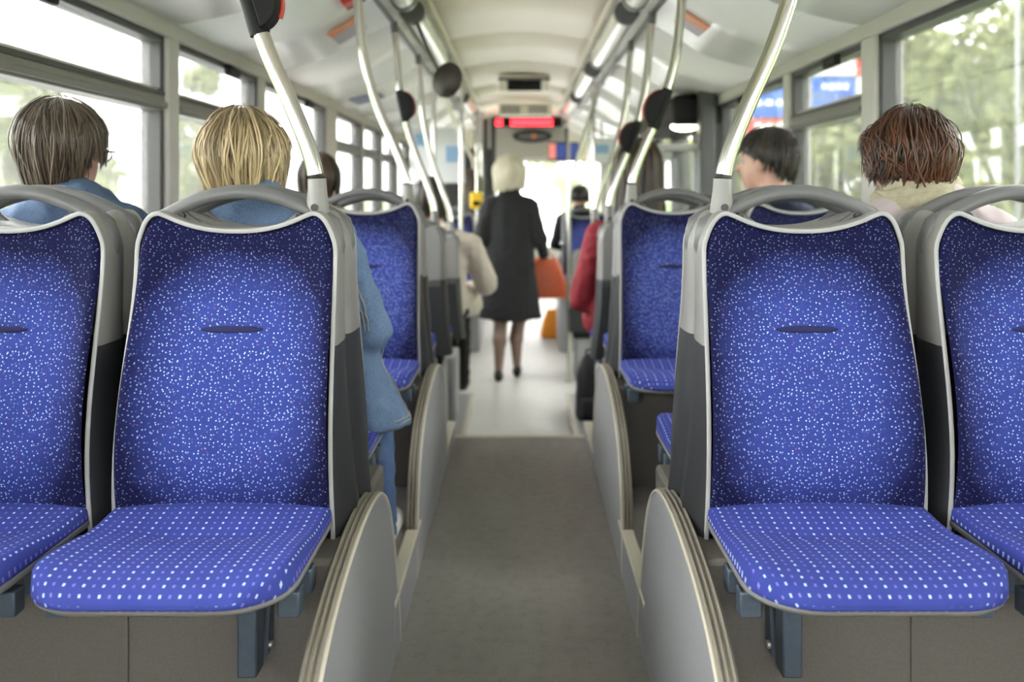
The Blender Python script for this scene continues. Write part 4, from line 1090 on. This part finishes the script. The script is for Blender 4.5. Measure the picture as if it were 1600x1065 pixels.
# woman standing in the aisle
LX, LY = -.075, 6.76
o = tag(empty('person', (LX, LY, LOW)), 'woman in a black knee-length coat walking up the aisle with an orange bag', 'person')
B = Body()
B.cap((-.04, 0, .95), (-.04, -.01, 1.28), .135, .125, 'coat', .05, .8); B.cap((.04, 0, .95), (.04, -.01, 1.28), .135, .125, 'coat', .05, .8)
B.cap((-.13, -.01, 1.345), (.13, -.01, 1.345), .062, .062, 'coat', .06)
B.cap((-.055, .0, .42), (-.035, 0, .95), .195, .145, 'coat', .05, .72, .46); B.cap((.06, .0, .42), (.035, 0, .95), .195, .145, 'coat', .05, .72, .46)
B.cap((-.035, -.01, 1.41), (.035, -.01, 1.41), .058, .055, 'coat', .03); B.cap((-.02, -.01, 1.43), (.02, -.01, 1.45), .056, .052, 'coat', .015)
B.cap((0, -.005, 1.42), (0, .01, 1.50), .052, .05, 'skin', .02)
hc = np.array((-.002, .015, 1.545)); R = rotz(-.1); hs = 1.0
add_head(B, hc, R, hs)
# arms
B.cap((-.165, -.01, 1.33), (-.235, -.03, 1.08), .064, .054, 'coat', .04); B.cap((-.235, -.03, 1.08), (-.255, .07, .99), .052, .044, 'coat', .03)
add_hand(B, (-.258, .085, .985), (-.05, .5, .35), (.2, .0, 1), (1, 0, 0), .7)
B.cap((.165, -.01, 1.33), (.235, -.02, 1.08), .064, .056, 'coat', .04); B.cap((.235, -.02, 1.08), (.262, .11, .955), .054, .046, 'coat', .03)
add_hand(B, (.268, .135, .935), (.05, .45, -.4), (-.6, 0, .5), (0, -.3, -1), .95)
# legs and shoes, mid-stride
for ax_, ya, yk, sx in ((-.085, -.10, .02, -1), (.052, .06, .05, 1)):
    B.cap((sx*.075, 0, .60), (sx*.072, yk, .46), .075, .060, 'leg', .02)
    B.cap((sx*.072, yk, .46), (ax_*.92, (yk+ya)/2-.015, .30), .052, .055, 'leg', .02); B.cap((ax_*.92, (yk+ya)/2-.015, .30), (ax_, ya, .085), .050, .031, 'leg', .02)
    B.cap((ax_, ya-.03, .045), (ax_+sx*.012, ya+.15, .032), .036, .030, 'shoe', .01); B.cap((ax_, ya-.045, .02), (ax_, ya-.035, .05), .022, .03, 'shoe', .01)
body_obj('body', B, {'coat': 'coat_black', 'skin': 'skin', 'leg': 'stocking', 'shoe': 'shoe_black', 'eye': 'eye', 'lip': 'lip'}, o, .010, 1)
hair_obj(o, hc, R, hs, 'hair_white', lambda fr: .075, 1000, r=.0028, vol=1.27, seed=14, messy=.9, curl=.8)
# orange handbag in her hand
hb = tag(empty('handbag', (LX+.285, LY+.17, LOW+.60)), 'orange leather handbag held by the woman in black', 'handbag')
rows = []
for f, w, dp in ((0, .155, .055), (.02, .175, .07), (.15, .175, .075), (.4, .155, .07), (.65, .125, .055), (.82, .095, .035), (.85, .085, .028)):
    rows.append([(w*math.copysign(abs(math.cos(t))**.55, math.cos(t)), dp*math.copysign(abs(math.sin(t))**.7, math.sin(t)), f*.36+.012*math.sin(3*t)*f) for t in np.linspace(0, 2*PI, 36, endpoint=False)])
rows = [[(0, 0, 0)]*36]+rows+[[(0, 0, .30)]*36]
m = MB(); m.quad_grid(rows, True); m.build('body', 'orange', hb, smooth=True)
for yy in (-.03, .03): MB().tube(spline([(-.075, yy, .28), (-.055, yy*.7, .33), (-.02, yy*.2, .355), (.02, yy*.2, .355), (.055, yy*.7, .33), (.075, yy, .28)], 5), .007, 8).build('strap', 'orange', hb, smooth=True)
MB().disc((-.05, -.062, .16), .012, 'y', .008).build('clasp', 'alu', hb)
# bags on the floor
ob = tag(empty('carrier_bag', (.345, 8.6, LOW)), 'orange and yellow carrier bag on the floor ahead of the standing woman', 'bag')
rows = [[(w*math.copysign(abs(math.cos(t))**.5, math.cos(t)), d_*math.copysign(abs(math.sin(t))**.6, math.sin(t)), z+.01*math.sin(5*t)) for t in np.linspace(0, 2*PI, 28, endpoint=False)] for z, w, d_ in ((.015, .001, .001), (.015, .135, .06), (.05, .14, .07), (.18, .11, .05), (.27, .075, .02), (.275, .06, .01))]
m = MB(); m.quad_grid(rows, True); m.build('sack', 'orange_bag', ob, smooth=True)
for sx in (-1, 1): MB().tube(spline([(sx*.06, 0, .26), (sx*.05, 0, .31), (sx*.02, 0, .325), (sx*.012, 0, .27)], 4), .006, 6).build('carry_loop', 'yellow', ob, smooth=True)
bp = tag(empty('backpack', (.405, 5.10, -.20)), 'black backpack standing on the step beside the woman in red', 'backpack')
rows = [[(w*math.copysign(abs(math.cos(t))**.6, math.cos(t)), d_*math.copysign(abs(math.sin(t))**.7, math.sin(t))-z*.05, z) for t in np.linspace(0, 2*PI, 32, endpoint=False)] for z, w, d_ in ((.004, .001, .001), (.006, .065, .06), (.03, .078, .085), (.14, .078, .095), (.22, .070, .08), (.30, .058, .06), (.36, .040, .04), (.385, .018, .018), (.387, .001, .001))]
m = MB(); m.quad_grid(rows, True); m.build('body', 'bagblack', bp, smooth=True)
MB().box(-.055, .055, -.125, -.08, .03, .15).build('front_pocket', 'bagblack', bp, bevel=.02)
MB().tube(spline([(-.02, -.02, .37), (-.015, -.03, .41), (.015, -.03, .41), (.02, -.02, .37)], 4), .006, 6).build('carry_loop', 'bagblack', bp, smooth=True)
for sx in (-1, 1): MB().tube(spline([(sx*.04, .04, .33), (sx*.06, .09, .22), (sx*.055, .09, .1), (sx*.05, .06, .04)], 4), .011, 6, sq=(1, .5)).build('strap', 'bagblack', bp, smooth=True)

# ------------------------------------------------------------------ outside
g = MB().box(-150, 150, -60, 200, LOW-.62, LOW-.5).build('ground', 'grass'); struct(g, 'roadside grass around the bus', 'ground')
g = MB().box(-9, 3.6, -60, 200, LOW-.5, LOW-.44).build('road', 'pavement'); struct(g, 'grey road the bus stands on', 'road')
def make_tree(seed, hgt, rad, nleaf):
    g = np.random.default_rng(seed)
    t = empty('roadside_tree')
    m = MB(); m.tube(spline([(0, 0, 0), (.1, .05, hgt*.3), (-.05, .1, hgt*.6), (.05, 0, hgt*.9)], 4), [.20*(1-.8*i/12) for i in range(13)], 8)
    for k in range(7):
        a = g.uniform(0, 2*PI); z = hgt*g.uniform(.3, .7); l = rad*g.uniform(.5, .8)
        m.tube([(0, 0, z), (math.cos(a)*l*.5, math.sin(a)*l*.5, z+.4*l), (math.cos(a)*l, math.sin(a)*l, z+.6*l)], [.07, .045, .015], 5)
    m.build('trunk', 'bark', t, smooth=True)
    blobs = []
    for k in range(26):
        z = g.uniform(.12, 1.0); rr = rad*math.sqrt(max(.05, 1-((z-.5)/.55)**2))*g.uniform(.3, .95); a = g.uniform(0, 2*PI)
        blobs.append((math.cos(a)*rr, math.sin(a)*rr, hgt*z, rad*g.uniform(.22, .42)))
    B_ = np.array(blobs); i = g.integers(0, len(B_), nleaf)
    d = g.normal(size=(nleaf, 3)); d /= np.linalg.norm(d, axis=1)[:, None]; c = B_[i, :3]+d*(B_[i, 3]*g.uniform(.55, 1.05, nleaf))[:, None]
    u = g.normal(size=(nleaf, 3)); u /= np.linalg.norm(u, axis=1)[:, None]; w = np.cross(u, d); w /= np.linalg.norm(w, axis=1)[:, None]+1e-9
    sz = g.uniform(.10, .22, nleaf)[:, None]
    V = np.stack([c-u*sz, c+w*sz*.55, c+u*sz, c-w*sz*.55], 1).reshape(-1, 3)
    m = MB(); m.v = V.tolist(); m.f = [(4*k, 4*k+1, 4*k+2, 4*k+3) for k in range(nleaf)]
    bl = g.uniform(0, 1, len(B_)); m.tone = np.repeat(np.clip(bl[i]*.6+g.uniform(0, .4, nleaf), 0, 1), 4).tolist()
    f = m.build('foliage', 'leaf', t, fix=False); f['kind'] = 'stuff'
    return t
tr = [make_tree(21, 7.5, 2.6, 9000), make_tree(22, 9.5, 3.0, 10000)]
spots = [(9.4, 12.0), (11.2, 16.8), (8.0, 21.5), (11.8, 25.0), (14.5, 13.0), (11.0, 8.0), (7.5, 5.5), (8.5, -2.0), (11.2, 21.5), (8.2, 30.0),
         (-13, 23), (-22, 34), (-26, 22), (-17, 46), (-24, 14), (-20, 56), (-4, 62), (3.5, 70), (10, 60)]
where = ['nearest beyond the right windows', 'behind the large right window', 'right of the blue sign', 'far behind the blue sign', 'deep in the right grove', 'beside the bus on the right', 'close to the rear right windows', 'behind the bus on the right', 'at the back of the right grove', 'far along the right verge',
         'nearest beyond the left windows', 'far left beside the road', 'outermost on the left', 'far ahead on the left', 'abreast of the left seats', 'farthest on the left', 'ahead through the windscreen', 'left of the windscreen view', 'right of the windscreen view']
for k, (x, y) in enumerate(spots):
    t = tr[k] if k < 2 else copy_tree(tr[k % 2])
    t.location = (x, y, LOW-.5); t.rotation_euler = (0, 0, k*1.3); sc = (1+.12*math.sin(k*2.1))*(.75 if 10 <= k < 16 else 1); t.scale = (sc, sc, sc*(.95+.1*math.cos(k)))
    tag(t, 'green leafy tree %s' % where[k], 'tree', 'trees outside the bus')
sg = tag(empty('signboard', (6.55, 19.5, LOW-.5)), 'tall roadside signboard of blue, white and red panels outside the right windows', 'signboard')
for px in (-1.45, 1.35): MB().tube([(px, .15, 0), (px, .15, 5.2)], .07, 8).build('post', 'post_grey', sg, smooth=True)
zb = .5-LOW
for k, (a, b, c_, d_, mt) in enumerate([(-1.5, -.1, 3.62, 4.25, 'sign_blue'), (-1.5, -.1, 3.27, 3.57, 'sign_red'), (-1.5, -.1, 4.3, 4.6, 'sign_white'), (0, .95, 3.55, 4.05, 'sign_blue'), (0, .95, 4.1, 4.5, 'sign_blue'), (0, .95, 4.55, 4.9, 'sign_white'), (1.0, 1.5, 3.55, 4.05, 'sign_white'), (1.0, 1.5, 4.1, 4.5, 'sign_white'), (1.0, 1.5, 4.55, 4.9, 'sign_red'), (-.6, .5, 4.65, 4.95, 'sign_red')]):
    pn = MB().box(a, b, -.05 if k < 9 else .0, .06, c_, d_).build('sign_panel', mt, sg)
    if mt != 'sign_white' and k < 9:
        for q in range(4):
            w_ = (b-a)/7; MB().box(a+.2+q*w_*1.2, a+.2+q*w_*1.2+w_*.8, -.062, -.05, (c_+d_)/2-.07, (c_+d_)/2+.07).build('letter_block', 'sign_white', pn)
lp = tag(empty('lamp_post', (3.95, 6.9, LOW-.5)), 'pale grey lamp post standing beyond the large right window', 'lamp post')
MB().tube([(0, 0, 0), (0, 0, 6)], .022, 10).build('shaft', 'post_grey', lp, smooth=True)
MB().tube([(0, 0, 6), (-.1, 0, 6.3), (-.8, 0, 6.5)], .035, 8).build('arm', 'post_grey', lp, smooth=True)
